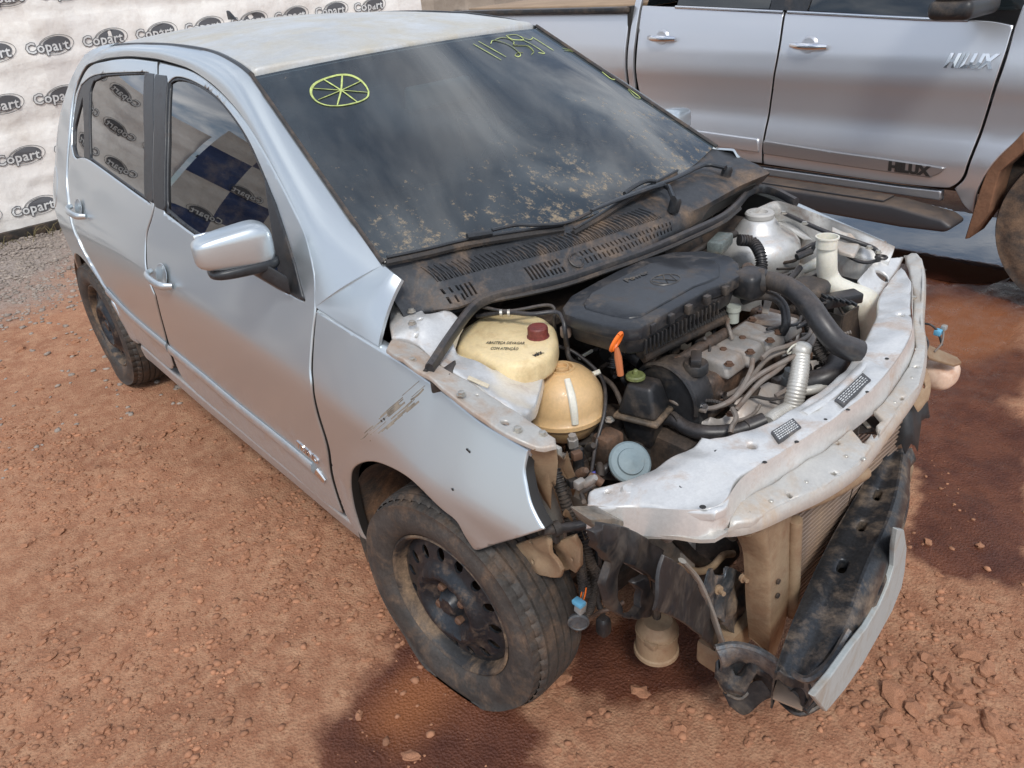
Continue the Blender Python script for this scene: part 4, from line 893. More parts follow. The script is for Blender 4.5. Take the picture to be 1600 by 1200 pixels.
# mirror triangle + mirror
tri = [(415, 278), (432, 318), (446, 360), (462, 410), (477, 470), (440, 450), (434, 400)]
sheet('mirror_mount', [hitS(*q) for q in tri], lambda x, z, d=0: LR(x, z, d-.006), M['trim'], FD, rnd=.004, sp=.03, thick=.02, smooth_out=False)
def at_depth(u, v, y): return ony(u, v, y)
MC = ony(364, 386, -.85)
def superel(c, r, e1=.5, seg=28, rot=None, shape=None):
    vs_ = []; fs = []; m = seg//2
    def pw(a, e): return math.copysign(abs(a)**e, a)
    for i in range(m+1):
        p_ = -PI/2+PI*i/m
        for k in range(seg):
            t_ = 2*PI*k/seg; q = Vector((r[0]*pw(math.cos(p_), e1)*pw(math.cos(t_), e1), r[1]*pw(math.cos(p_), e1)*pw(math.sin(t_), e1), r[2]*pw(math.sin(p_), e1)))
            if shape: q = Vector(shape(q.x, q.y, q.z))
            if rot is not None: q = rot @ q
            vs_.append(tuple(Vector(c)+q))
    for i in range(m):
        for k in range(seg): fs.append((i*seg+k, i*seg+(k+1) % seg, (i+1)*seg+(k+1) % seg, (i+1)*seg+k))
    return vs_, fs
# shell: wide in y, front bulged (+x), tapering outward
def mshape(x, y, z):
    t_ = (y+.095)/.19          # 0 outer end, 1 at the door
    k = .52+.48*min(1, t_*1.25)
    return (x*(.85+.15*t_), y, z*k+(.012 if z > 0 else -.004)*(1-t_)-.004)
MIR = mk('wing_mirror', *superel(MC, (.050, .092, .054), .52, 40, Matrix.Rotation(math.radians(-14), 3, 'Z'), mshape), M['paint'], CAR, ang=60)
mk('mirror_base', *superel(MC+V(.004, .012, -.050), (.050, .084, .020), .6, 32, Matrix.Rotation(math.radians(-14), 3, 'Z'), lambda x, y, z: (x, y, z*(.7+.3*(y+.1)/.2))), M['trim'], MIR)
armA = MC+V(.010, .05, -.052); armB = V(*LR(*hitS(455, 437), -.005))
mk('mirror_arm', *prism([tuple(p) for p in (armA+V(.038, -.02, .026), armA+V(-.03, -.02, .026), armA+V(-.03, -.02, -.026), armA+V(.038, -.02, -.026))], tuple((armB-armA)*1.02), .006, 2), M['trim'], MIR)
mk('mirror_glass', *box(MC+V(-.048, .0, .0), (.004, .13, .07), Matrix.Rotation(math.radians(-14), 3, 'Z'), .002), M['chrome'], MIR)
MCL = V(MC[0]-.02, -MC[1]+.01, MC[2]-.025)
ML = mk('wing_mirror', *superel(MCL, (.050, .092, .054), .52, 24, Matrix.Rotation(math.radians(14), 3, 'Z'), lambda x, y, z: (lambda q: (q[0], -q[1], q[2]))(mshape(x, -y, z))), M['paint'], CAR, ang=60)
mk('mirror_arm', *tube([MCL+V(0, -.04, -.05), V(-.55, .74, .97)], .028, 8, 0), M['trim'], ML)
# --- wheels
def steel_wheel(c, R_, wd, rr, out, squash, steer, label=None):
    tv = wheel_tyre((0, 0, 0), R_, wd, rr, out, None, None, squash); Rm = Matrix.Rotation(steer, 3, 'Z')
    P = lambda vf: ([tuple(Rm @ Vector(p)+Vector(c)) for p in vf[0]], vf[1])
    T = mk('wheel', *P(tv), M['tyre'], CAR, ang=50, label=label)
    prof = [(rr+.004, wd*.40), (rr+.006, wd*.415), (rr+.001, wd*.43), (rr-.006, wd*.40), (rr-.010, wd*.30), (rr-.016, wd*.18), (rr-.024, wd*.10), (rr-.030, -wd*.1), (rr-.02, -wd*.42)]
    rim = mk('rim', *P(lathe(prof, (0, 0, 0), (0, out, 0), 64, cap=False)), mat('dusty_rim_barrel', (.03, .03, .031), .5, .2, 0, dirt=((.27, .18, .11), .56, 11), bump=(80, .3, .001)), T, ang=60)
    # disc with a ring of oval holes
    R2 = rr-.018; hc = R2-.030; K = 15
    def lift(x, z, d=0):
        r_ = math.hypot(x, z); h = np.interp(r_, [0, .026, .030, .056, .068, .082, .098, .112, R2-.018, R2+.005], [.074, .074, .052, .050, .062, .082, .078, .060, .052, .040]); q = Rm @ Vector((x, out*(h+.006-d), z)); return (q.x+c[0], q.y+c[1], q.z+c[2])
    outl = [(R2*1.02*math.cos(a), R2*1.02*math.sin(a)) for a in np.linspace(0, 2*PI, 49)[:-1]]
    hol = []
    for k in range(K):
        a = 2*PI*k/K; d_ = (math.cos(a), math.sin(a)); e_ = (-math.sin(a), math.cos(a))
        hol.append([(d_[0]*(hc+.017*math.cos(b))+e_[0]*.0125*math.sin(b), d_[1]*(hc+.017*math.cos(b))+e_[1]*.0125*math.sin(b)) for b in np.linspace(0, 2*PI, 13)[:-1]])
    mk_ = sheet('wheel_disc', outl, lift, mat('black_wheel_disc', (.022, .025, .03), .38, .3, 0, dirt=((.17, .115, .075), .20, 26), bump=(80, .2, .001)), rim.parent, holes=hol, sp=.011, rnd=0, thick=.006, smooth_out=False, normal=False, es=.008)
    for k in range(4):
        a = 2*PI*k/4+.5; o_ = Vector((.046*math.cos(a), out*.056, .046*math.sin(a))); q = lathe([(.011, 0), (.011, .014), (.007, .018)], (0, 0, 0), (0, out, 0), 6); mk('wheel_bolt', [tuple(Rm @ (Vector(p)+o_)+Vector(c)) for p in q[0]], q[1], M['rustbolt'], T)
    mk('brake_disc', *P(lathe([(.12, -.03), (.12, -.045)], (0, 0, 0), (0, out, 0), 32)), M['dark'], T)
    return T
st = math.radians(6)
steel_wheel((0, -.728, .262), .291, .185, .186, -1, .034, st)
steel_wheel((0, .728, .262), .291, .185, .186, 1, .034, st)
steel_wheel((-2.465, -.715, .283), .291, .185, .186, -1, .012, 0)
steel_wheel((-2.465, .715, .283), .291, .185, .186, 1, .012, 0)
M['liner'] = mat('muddy_wheel_arch', (.075, .06, .05), .85, dirt=((.26, .14, .075), .45, 8), bump=(25, .6, .005))
for sg in (-1, 1):
    arch_liner(CAR, -.06, .25, .345, sg*.79, sg*.50, M['liner'], PI*.42, PI+.3); arch_liner(CAR, -2.465, .27, .352, sg*.785, sg*.45, M['liner'])
# --- floor and cabin
mk('floor_pan', *box((-1.5, 0, .24), (2.3, 1.42, .06), bev=.01), M['dark'], CAR)
mk('dashboard', *superel((-.62, 0, .86), (.27, .66, .13), .4, 28), M['dash'], CAR)
mk('firewall', *box((-.30, 0, .62), (.03, 1.25, .62), bev=.005), M['dark'], CAR)
def seat(x, y):
    s = mk('seat', *superel((x, y, .56), (.25, .24, .10), .45, 24), M['seat'], CAR)
    mk('backrest', *superel((x-.27, y, .86), (.07, .23, .33), .45, 24, Matrix.Rotation(math.radians(-14), 3, 'Y')), M['seat'], s)
    mk('headrest', *superel((x-.37, y, 1.22), (.05, .13, .08), .5, 20, Matrix.Rotation(math.radians(-10), 3, 'Y')), M['seat'], s)
seat(-1.25, -.34); seat(-1.25, .34)
b_ = mk('rear_bench', *superel((-2.0, 0, .58), (.26, .58, .12), .35, 24), M['seat'], CAR); mk('backrest', *superel((-2.25, 0, .92), (.08, .58, .30), .35, 24, Matrix.Rotation(math.radians(-12), 3, 'Y')), M['seat'], b_)
sw = []
vs_, fs = [], []
cS = V(-.92, .34, .93); aS = Vector((-.9, 0, .45)).normalized()
a1, b1, _ = frame(aS)
mk('steering_wheel', *tube([cS+np.array(a1*math.cos(t_)*.18+b1*math.sin(t_)*.18) for t_ in np.linspace(0, 2*PI, 25)], .015, 8, 1, cap=False), M['dash'], CAR)
yy, s_ = hitW(716, 132); mp_ = V(*WS(yy, s_))+V(-.10, 0, -.03)
mir = mk('rear_view_mirror', *box(mp_, (.03, .24, .07), Matrix.Rotation(math.radians(8), 3, 'Y'), .012, 3), mat('pale_mirror_back', (.55, .62, .60), .4), CAR)
# --- markings on the windscreen
def wline(pts, r_, par=WSO):
    r_ = [r_*q for q in (.7, 1.1, .85, 1.15, .8, 1.0, .6)]
    P = [V(*WS(*hitW(*q), -.002)) for q in pts]; return mk('marker_stroke', *tube(P, r_, 5, 4, flat=.35), M['yellowchalk'], par)
cw = (531, 142)
wline([(531+45*math.cos(a)+3*math.sin(a*2), 142+24*math.sin(a)+1.5*math.cos(a*3)) for a in np.linspace(0, 2*PI, 17)], .0034)
for a in (8, 52, 95, 140): q = math.radians(a); wline([(531-44*math.cos(q), 142-23*math.sin(q)), (533, 142), (531+44*math.cos(q), 142+23*math.sin(q))], .0028)
def zz(x, y): return (700+x*350/1600, 30+y*350/1600)
for st_ in ([(180, 180), (380, 295)], [(218, 162), (415, 273)], [(305, 180), (320, 155), (380, 165), (450, 195), (515, 250), (505, 272), (478, 262), (500, 243), (535, 243)], [(335, 150), (380, 135), (430, 140), (470, 165), (468, 185), (500, 190), (570, 195), (612, 235), (595, 255)], [(415, 120), (450, 145), (500, 152), (540, 148), (490, 115), (420, 118)], [(530, 150), (600, 185), (690, 245), (645, 243)], [(500, 120), (580, 150), (605, 138)], [(600, 130), (680, 180), (755, 228)], [(815, 210), (900, 235), (1020, 318)], [(830, 225), (930, 240)], [(1100, 380), (1165, 430), (1205, 430), (1200, 418)], [(1290, 500), (1370, 562), (1340, 560), (1285, 505)]):
    wline([zz(*q) for q in st_], .0018)
# ================================================================== ENGINE BAY
def O(u, v, z): return V(*onz(u, v, z))
def OL(L, z=None): return [O(*q) if len(q) == 3 else O(q[0], q[1], z) for q in L]
def rbf(K, reg=4e-4):
    K = np.array(K); n = len(K); D = np.hypot(K[:, None, 0]-K[None, :, 0], K[:, None, 1]-K[None, :, 1]); A = np.zeros((n+3, n+3)); A[:n, :n] = D-np.eye(n)*reg
    A[:n, n] = 1; A[:n, n+1:] = K[:, :2]; A[n, :n] = 1; A[n+1:, :n] = K[:, :2].T; s = np.linalg.lstsq(A, np.concatenate([K[:, 2], np.zeros(3)]), rcond=1e-10)[0]
    return lambda x, y: float(np.hypot(K[:, 0]-x, K[:, 1]-y)@s[:n]+s[n]+s[n+1]*x+s[n+2]*y)
def patch(name, pts, mt, parent, inner=(), holes=(), sp=.02, thick=.006, rnd=.004, dn=(0, 0, -1), wav=0.0, keep=30, smooth_out=True, label=None, pw=3):
    """pressed metal sheet: outline vertices (u, v, height) stand at their heights, inner control points too"""
    P = [O(*q) for q in pts]; K = np.array(P+[O(*q) for q in inner]); dnv = V(*dn)
    zf = rbf(K, 3e-3)
    def lift(x, y, d=0):
        z = zf(x, y)+(noise.noise(Vector((x*22, y*22, 3)))*wav if wav else 0); return (x+dnv[0]*d, y+dnv[1]*d, z+dnv[2]*d)
    hs_ = []
    for h in holes:
        c_ = O(*h[:3]); r_ = h[3]; q = 4 if len(h) > 4 and h[4] == 'sq' else 10
        hs_.append([(c_[0]+r_*math.cos(2*PI*k/q+.6), c_[1]+r_*math.sin(2*PI*k/q+.6)) for k in range(q)] if not isinstance(r_, list) else [tuple(O(*z_)[:2]) for z_ in r_])
    return sheet(name, [tuple(p[:2]) for p in P], lift, mt, parent, holes=hs_, sp=sp, thick=thick, rnd=rnd, keep=keep, smooth_out=smooth_out, es=.012, normal=False, label=label)
def part(name, vf, mt, parent=None, **k): return mk(name, vf[0], vf[1], mt, parent if parent is not None else CAR, **k)
def pipe(name, L, r, mt, parent=None, **k):
    kk = {a: k.pop(a) for a in ('sides', 'smooth', 'cap', 'corr', 'flat', 'up') if a in k}
    return part(name, tube(OL(L), r, **{**dict(sides=10, smooth=5), **kk}), mt, parent, **k)
def bolt(u, v, z, r=.008, mt=None, parent=None, ax=(0, 0, 1)):
    return part('bolt', lathe([(r*1.5, 0), (r*1.5, .002), (r, .002), (r, .007), (r*.5, .008)], O(u, v, z), ax, 6), mt or M['bolt'], parent)
M['blackgloss'] = mat('worn_black_cover_plastic', (.020, .022, .026), .33, 0, 0, dirt=((.15, .115, .085), .26, 12), bump=(40, .25, .002))
M['blackgloss2'] = M['blackgloss']
# --- engine mass
ENG = part('engine_block', box((.20, -.05, .42), (.26, .56, .36), bev=.03), M['dark'])
part('gearbox', superel((.18, .36, .42), (.15, .17, .16), .7, 24), M['gearcast'])
part('engine_sump', box((.2, -.05, .2), (.22, .45, .12), bev=.03), M['dark'])
part('subframe', box((.05, 0, .22), (.35, 1.0, .06), bev=.015), M['dark'])
for sg in (1, -1):
    part('frame_rail', box((.08, sg*.47, .42), (.72, .07, .12), bev=.012), M['inner_dirty'])
    part('inner_apron', box((-.01, sg*.60, .56), (.44, .012, .26), bev=.003), M['inner_dirty'] if sg < 0 else M['inner'])
    part('driveshaft', tube([V(0, sg*.25, .30), V(0, sg*.64, .265)], .016, 10, 0), M['dark'])
    part('suspension_arm', tube([V(.02, sg*.30, .22), V(.0, sg*.62, .19)], [.03, .022], 8, 0), M['dark'])
    part('suspension_strut', tube([V(-.04, sg*.56, .74), V(-.01, sg*.60, .30)], .028, 12, 0), M['dark'])
part('firewall_shelf', box((-.16, 0, .79), (.16, 1.22, .02), bev=.004), M['dark'])
# --- scuttle cover
gl_ = [V(*WS(y, .03)) for y in np.linspace(-.66, .66, 45)]
rid_px = [(640, 450), (694, 442), (760, 423), (820, 408), (881, 392), (945, 372), (1000, 354), (1044, 341), (1100, 318), (1160, 285)]
bot_px = [(664, 486), (715, 480), (756, 466), (819, 450), (870, 437), (912, 425), (990, 398), (1069, 359), (1105, 335), (1168, 296)]
rid = sorted([tuple(O(u, v, .940)) for u, v in rid_px], key=lambda p: p[1]); bot = sorted([tuple(O(u, v, .893)) for u, v in bot_px], key=lambda p: p[1])
def yint(L, y): return V(*[np.interp(y, [p[1] for p in L], [p[k] for p in L]) for k in range(3)])
glt = [tuple(p) for p in gl_]
def CW(y, t_, d=0):
    g = yint(glt, y)-V(0, 0, .010); r_ = yint(rid, y); b = yint(bot, y); g[1] = r_[1] = b[1] = y
    if t_ >= 0: p = r_+(g-r_)*min(1, t_/.10)
    else: p = r_+(b-r_)*min(1, -t_/.06)
    k = math.exp(-(t_/.012)**2)*.006
    return (p[0]-k*.4-d*.3, y, p[2]-k-d*.95)
def cy(u, v, z): return O(u, v, z)[1]
sl2 = []
ya, yb = cy(690, 442, .94), cy(1040, 343, .94); NS = 46
for k in range(NS):
    y0 = ya+(yb-ya)*k/(NS-1); sl2.append([(y0, .010), (y0+.0055, .010), (y0+.0055-.010, .052), (y0-.010, .052)])
def grp(u0, v0, u1, v1, n, rows_):
    a, b = cy(u0, v0, .92), cy(u1, v1, .92)
    for k in range(n):
        y0 = a+(b-a)*k/(n-1)
        for t0, t1 in rows_: sl2.append([(y0-.0028, t0), (y0+.0028, t0), (y0+.0028, t1), (y0-.0028, t1)])
grp(703, 462, 725, 456, 3, [(-.050, -.033), (-.026, -.010)]); grp(733, 455, 748, 451, 3, [(-.046, -.012)])
grp(836, 428, 858, 421, 5, [(-.048, -.012)]); grp(865, 419, 883, 414, 4, [(-.048, -.034), (-.028, -.012)])
grp(918, 406, 1066, 356, 24, [(-.044, -.030), (-.024, -.010)])
y0_, y1_ = -.665, .66
COWL = sheet('scuttle_cover', [(y0_, -.05), (y0_+.03, -.06), (-.4, -.06), (0, -.06), (.4, -.06), (y1_-.02, -.06), (y1_, -.04), (y1_, .06), (y1_-.02, .10), (.3, .10), (-.3, .10), (y0_+.02, .10), (y0_, .06)], CW, M['cowl'], CAR, holes=sl2, sp=.022, rnd=0, thick=.006, smooth_out=False, normal=False, es=.012)
dk = MB()
for a, b in zip(np.linspace(-.62, .60, 16)[:-1], np.linspace(-.62, .60, 16)[1:]):
    q = [CW(y, t_, .022) for y, t_ in ((a, -.055), (b, -.055), (b, .09), (a, .09))]; m1 = [CW(y, 0, .022) for y in (a, b)]
    dk.add(([q[0], q[1], m1[1], m1[0], q[2], q[3]], [(0, 1, 2, 3), (3, 2, 4, 5)]))
dk.build('plenum_tray', M['ink'], COWL)  # black sheet painting the shade seen through the cover slots
fin = None
for k in range(NS):
    y0 = ya+(yb-ya)*k/(NS-1)-.0035; y0 += 0
    q = [V(*CW(y0, .010, -.001)), V(*CW(y0-.004, .030, -.0045)), V(*CW(y0-.0105, .062, -.001))]
    part('louvre_slat', tube(q, .0022, 5, 2, flat=1.0), M['cowl'], COWL)
part('cover_stud', lathe([(.0, -.004), (.016, -.002), (.019, .002), (.022, .0)], V(*CW(cy(897, 404, .92), -.03, -.001)), (.6, 0, .8), 20, cap=False), M['cowl'], COWL)
# --- bonnet seal
part('bonnet_seal', tube(OL([(671, 577, .865), (703, 528, .872), (737, 483, .885), (765, 466, .89), (819, 453, .89), (881, 438, .89), (944, 417, .89), (1006, 395, .89), (1069, 368, .89), (1125, 342, .89), (1150, 322, .89), (1168, 302, .885), (1188, 295, .88), (1212, 300, .875), (1244, 316, .87)]), .0105, 8, 6, flat=1.35), M['hose'])
part('bonnet_seal_lip', tube(OL([(664, 582, .86), (697, 532, .867), (731, 488, .88), (760, 472, .884), (819, 460, .884), (881, 446, .884), (944, 425, .884), (1006, 403, .884), (1069, 377, .884), (1125, 350, .884), (1156, 326, .884)]), .006, 6, 5), M['rubber'])
part('seal_bracket', prism([tuple(p) for p in OL([(668, 570, .85), (690, 575, .85), (712, 560, .85), (705, 585, .85), (690, 592, .85), (672, 596, .85)])], (0, 0, -.03), .004), M['blackplastic'])
# --- right-hand apron beside the fender
AP = patch('apron_flange', [(603, 546, .872), (612, 528, .875), (650, 540, .865), (690, 572, .855), (735, 598, .835), (775, 622, .82), (815, 648, .805), (868, 684, .79), (869, 696, .785), (850, 700, .785), (828, 694, .795), (790, 676, .81), (747, 649, .825), (712, 622, .84), (675, 592, .858), (630, 562, .875)], M['inner_dirty'], CAR, holes=[(789, 661, .81, .008), (829, 652, .80, .004), (745, 617, .83, .003)], wav=.004)
patch('strut_tower_top', [(612, 528, .87), (608, 500, .885), (614, 470, .90), (640, 462, .905), (665, 490, .895), (700, 482, .89), (722, 500, .87), (708, 535, .85), (715, 555, .835), (770, 578, .81), (830, 572, .79), (850, 590, .775), (835, 640, .77), (815, 648, .795), (775, 622, .815), (735, 598, .83), (690, 572, .85), (650, 540, .86)], M['inner'], CAR, inner=[(660, 505, .90), (640, 490, .90), (740, 575, .835), (780, 600, .80)], holes=[(657, 500, .895, .005), (652, 532, .865, .004)], wav=.006, thick=.02)
for u, v, z in ((644, 506, .90), (643, 487, .902), (644, 564, .867), (721, 617, .842), (809, 672, .805), (848, 679, .792)): bolt(u, v, z, .007)
part('paper_tag', prism([tuple(p) for p in OL([(733, 588, .838), (765, 602, .828), (762, 607, .828), (730, 593, .838)])], (0, 0, .002)), mat('cream_paper_tag', (.62, .54, .40), .7, dirt=((.4, .3, .2), .2, 40)))
# curled inner metal under the flange tip
patch('headlamp_panel', [(835, 704, .785), (869, 690, .785), (872, 715, .74), (862, 745, .68), (868, 770, .64), (905, 805, .60), (925, 830, .56), (915, 850, .53), (900, 830, .56), (880, 812, .58), (862, 805, .58), (850, 780, .60), (835, 745, .66), (828, 725, .72)], M['tanmetal'], CAR, holes=[(860, 762, .64, .009)], dn=(-.5, .3, -.6), wav=.006, thick=.008)
patch('apron_front_plate', [(866, 705, .76), (885, 700, .70), (905, 740, .62), (925, 775, .55), (918, 800, .52), (895, 780, .55), (872, 740, .64)], M['tanmetal'], CAR, dn=(-.4, .6, -.4), wav=.01)
# --- yellow fuel tank for cold starts
TK = part('cold_start_tank', prism([tuple(p) for p in [O(u, v, .825) for u, v in catm] ] if False else [tuple(O(u, v, .828)) for u, v in [(710, 541), (712, 526), (725, 508), (748, 493), (785, 485), (822, 484), (852, 494), (869, 508), (873, 528), (866, 548), (846, 561), (819, 569), (790, 570), (765, 563), (738, 552)]], (0, 0, -.062), .020, 4), M['cream'], ang=60)
part('cap', lathe([(.026, 0), (.026, .004), (.0235, .005), (.0235, .024), (.021, .027)], O(841, 527, .826), (0, 0, 1), 14), M['redcap'], TK)
def ontop(s, u0, v0, u1, v1, z, size, parent, mt=None, name='lettering', bold=.001, shear=0.0):
    a, b = O(u0, v0, z), O(u1, v1, z); D = (b-a); L_ = np.linalg.norm(D); D = D/L_; Up = np.cross(V(0, 0, 1), D); tv = text(s, size, None, .0002, bold, shear, 1.0, 2); W_ = max(v[0] for v in tv[0])-min(v[0] for v in tv[0])
    return part(name, place(tv, lambda x, y, z_: tuple((a+b)/2+D*(x*L_/W_)+Up*y+V(0, 0, .0012+z_))), mt or M['ink'], parent, smooth=False)
ontop('ABASTEÇA DEVAGAR', 760, 536, 820, 537, .8285, .018, TK, bold=0); ontop('COM ATENÇÃO', 767, 545, 810, 546, .8285, .018, TK, bold=0); ontop('MÁX', 834, 557, 848, 551, .8275, .014, TK)
part('mounting_lug', prism([tuple(p) for p in OL([(704, 545, .81), (716, 544, .81), (734, 556, .81), (738, 568, .81), (725, 572, .81), (712, 562, .81), (702, 556, .81)])], (0, 0, -.006), .002), M['whiteplastic'], TK)
pipe('breather_hose', [(745, 494, .845), (790, 488, .862), (830, 491, .868), (868, 488, .87), (880, 500, .865), (883, 520, .84), (885, 540, .80)], .0055, M['hose'])
pipe('vent_hose', [(755, 480, .87), (795, 486, .865), (850, 477, .87), (866, 482, .865), (866, 500, .84), (868, 520, .8)], .004, M['hose'])
for u in (783, 795): part('hose_clamp', lathe([(.009, -.003), (.009, .003)], O(u, 489, .862), tuple(O(795, 489, .862)-O(783, 489.5, .862)), 14), M['bolt'])
part('hose_valve', lathe([(.011, -.014), (.013, -.008), (.013, .008), (.009, .012)], O(884, 517, .835), (0, 0, 1), 12), mat('brown_valve', (.2, .15, .12), .6))
pipe('fuel_pipe', [(885, 530, .80), (890, 560, .76), (915, 575, .72), (955, 600, .70), (975, 640, .66)], .006, M['rubber'])
pipe('fuel_pipe', [(868, 540, .78), (900, 552, .76), (940, 590, .72), (945, 640, .68), (930, 700, .62), (922, 760, .58), (920, 800, .56)], .0045, M['hose'])
pipe('wiring_loom', [(842, 560, .74), (800, 590, .76), (792, 610, .765), (800, 635, .75), (822, 655, .72), (830, 690, .68)], .010, M['hose'])
pipe('wiring_loom', [(836, 575, .72), (806, 600, .75), (806, 622, .74), (828, 648, .71)], .007, M['hose'])
# --- coolant expansion tank
cc = O(880, 629, .672); r0 = .096
EX = part('coolant_tank', lathe([(.010, -r0*.98), (r0*.45, -r0*.88), (r0*.75, -r0*.66), (r0*.93, -r0*.36), (r0, -.022), (r0+.004, -.020), (r0+.004, -.010), (r0, -.008), (r0*.985, .012), (r0*.93, r0*.38), (r0*.80, r0*.62), (r0*.62, r0*.80), (r0*.44, r0*.90), (.031, r0*.93), (.031, r0*.93+.004), (.026, r0*.93+.004), (.025, r0*.93-.004), (.018, r0*.93-.005)], cc, (0, 0, 1), 40), M['tanktan'], ang=60)
part('filler_neck', lathe([(.0175, 0), (.0175, .010), (.014, .010), (.014, .002)], cc+V(0, 0, r0*.90), (0, 0, 1), 24), M['tanktan'], EX)
for a in (205, 330):
    t_ = math.radians(a); part('tank_rib', tube([cc+V(math.cos(t_)*r0*q, math.sin(t_)*r0*q, r0*h) for q, h in ((.5, .90), (.80, .66), (.96, .35), (1.02, -.02))], [.007, .009, .009, .008], 8, 3, flat=.5), M['whiteplastic'], EX)
part('hose_nozzle', tube([cc+V(.02, .06, .05), cc+V(.04, .085, .06)], .006, 8, 0), M['whiteplastic'], EX)
# --- power steering reservoir
def frustum(c, s0, s1, h, rot=0.0, bev=.006, tilt=None):
    R3 = Matrix.Rotation(rot, 3, 'Z'); vs_ = []
    for s, z in ((s0, 0), (s1, h)):
        for a, b in ((-1, -1), (1, -1), (1, 1), (-1, 1)): vs_.append(Vector(c)+R3 @ Vector((a*s[0]/2, b*s[1]/2, z)))
    bm = bmesh.new(); q = [bm.verts.new(v) for v in vs_]
    for f in ((3, 2, 1, 0), (4, 5, 6, 7), (0, 1, 5, 4), (1, 2, 6, 5), (2, 3, 7, 6), (3, 0, 4, 7)): bm.faces.new([q[i] for i in f])
    bmesh.ops.bevel(bm, geom=bm.edges[:], offset=bev, segments=3, affect='EDGES', profile=.5); return bmvf(bm)
pc = O(1006, 640, .655)
PSR = part('steering_fluid_reservoir', frustum(pc, (.098, .088), (.060, .058), .075, .25, .010), M['blackplastic'])
part('reservoir_flange', frustum(pc-V(0, 0, .012), (.110, .100), (.112, .102), .012, .25, .005), mat('dusty_flange_plastic', (.08, .065, .05), .6, dirt=((.28, .19, .12), .5, 20)), PSR)
part('reservoir_foot', frustum(pc-V(0, 0, .085), (.06, .05), (.085, .075), .075, .25, .008), M['blackplastic'], PSR)
ct = O(993, 590, .735)
part('cap', lathe([(.022, 0), (.022, .006), (.019, .009), (.006, .009), (.006, .018), (.003, .021)], ct, (0, 0, 1), 20), M['greencap'], PSR)
pipe('steering_hose', [(1030, 655, .62), (1052, 655, .63), (1072, 668, .62), (1100, 676, .62), (1140, 675, .62), (1170, 667, .63), (1195, 657, .64)], [.014, .016, .017, .018, .018, .019, .019], M['hose'], sides=14)
for u, v in ((1052, 656), (1165, 667)): part('hose_clamp', lathe([(.0195, -.006), (.0195, .006)], O(u, v, .63), (.2, 1, 0), 18), M['rubber'])
# --- timing belt cover
tcx = O(1055, 562, .755); yc_ = tcx[1]; 
out_ = [(math.cos(a)*.088+tcx[0], math.sin(a)*.088+tcx[2]-.088) for a in np.linspace(-.1, PI+.1, 14)]+[(tcx[0]-.085, .40), (tcx[0]+.085, .40)]
TC_ = part('timing_belt_cover', prism([(x, yc_-.035, z) for x, z in out_], (0, .07, 0), .010, 3), M['blackplastic'], ang=50)
part('cover_rim', tube([V(x, yc_-.038, z) for x, z in out_[:14]], .006, 6, 2), M['blackplastic'], TC_)
# --- rocker cover with light cast pads
va = V(.255, 0, .705)
VC = part('rocker_cover', box((.240, 0, .675), (.125, .44, .085), Matrix.Rotation(.03, 3, 'Z'), .018, 3), M['engine'])
part('rocker_cover_rail', box((.240, 0, .636), (.15, .47, .016), Matrix.Rotation(.03, 3, 'Z'), .004), M['engine'], VC)
for u, v in ((1120, 557), (1152, 540), (1184, 521), (1212, 503)):
    c_ = O(u, v, .735); part('cast_pad', frustum(c_-V(.005, 0, .03), (.125, .084), (.10, .070), .040, .05, .010), M['alloy'], VC)
for u, v in ((1139, 570), (1172, 551), (1203, 533), (1187, 490), (1130, 548), (1160, 530), (1175, 500), (1215, 520)): bolt(u, v, .742, .008, M['rustbolt'], VC)
oc = O(1087, 580, .735); OC = part('oil_filler_cap', lathe([(.028, 0), (.028, .020), (.025, .024)], oc, (0, 0, 1), 18), M['blackplastic'], VC)
part('cap_grip', box(oc+V(0, 0, .031), (.024, .054, .020), Matrix.Rotation(.6, 3, 'Z'), .004), M['blackplastic'], VC)
# fuel rail and manifold runners
pipe('fuel_rail', [(1005, 560, .76), (1060, 533, .765), (1136, 497, .77)], .011, M['dark'])
pipe('coolant_pipe', [(1050, 570, .74), (1090, 545, .75), (1134, 520, .755)], .013, M['engine'], sides=12)
pipe('injector_loom', [(1000, 552, .77), (1060, 522, .775), (1135, 487, .78)], .013, M['rubber'], corr=(.008, .0016), sides=8)
for k in range(4):
    t_ = k/3.4+.08; p = O(1005+t_*131, 560-t_*63, .752); part('injector', lathe([(.012, -.05), (.012, -.02), (.016, -.02), (.016, .0), (.009, .006)], p, (.2, 0, 1), 10), M['dark']); part('intake_runner', tube([p+V(-.02, 0, -.02), p+V(-.09, 0, .0), p+V(-.13, 0, -.04)], .024, 10, 3), M['blackplastic'])
part('sensor_cap', lathe([(.014, -.03), (.014, .0), (.018, .0), (.018, .012)], O(1146, 485, .79), (0, 0, 1), 12), mat('pale_green_sensor', (.36, .38, .33), .5))
# dipstick
dr_ = O(963, 534, .872); R_t = [dr_+V(math.cos(a)*.006, math.sin(a)*.016, math.sin(a)*.008+math.cos(a)*.016) for a in np.linspace(0, 2*PI, 17)]
DS = part('dipstick', tube(R_t, .0042, 6, 1, cap=False), M['orange']); part('dipstick_stem', tube([dr_-V(0, 0, .014), dr_-V(-.004, 0, .035), dr_-V(-.01, 0, .075)], [.005, .008, .007], 8, 1), mat('dirty_orange_tube', (.45, .14, .05), .6), DS)
pipe('ribbed_hose', [(958, 575, .73), (962, 556, .755), (980, 545, .765), (1005, 548, .765)], .012, M['hose'], corr=(.009, .002))
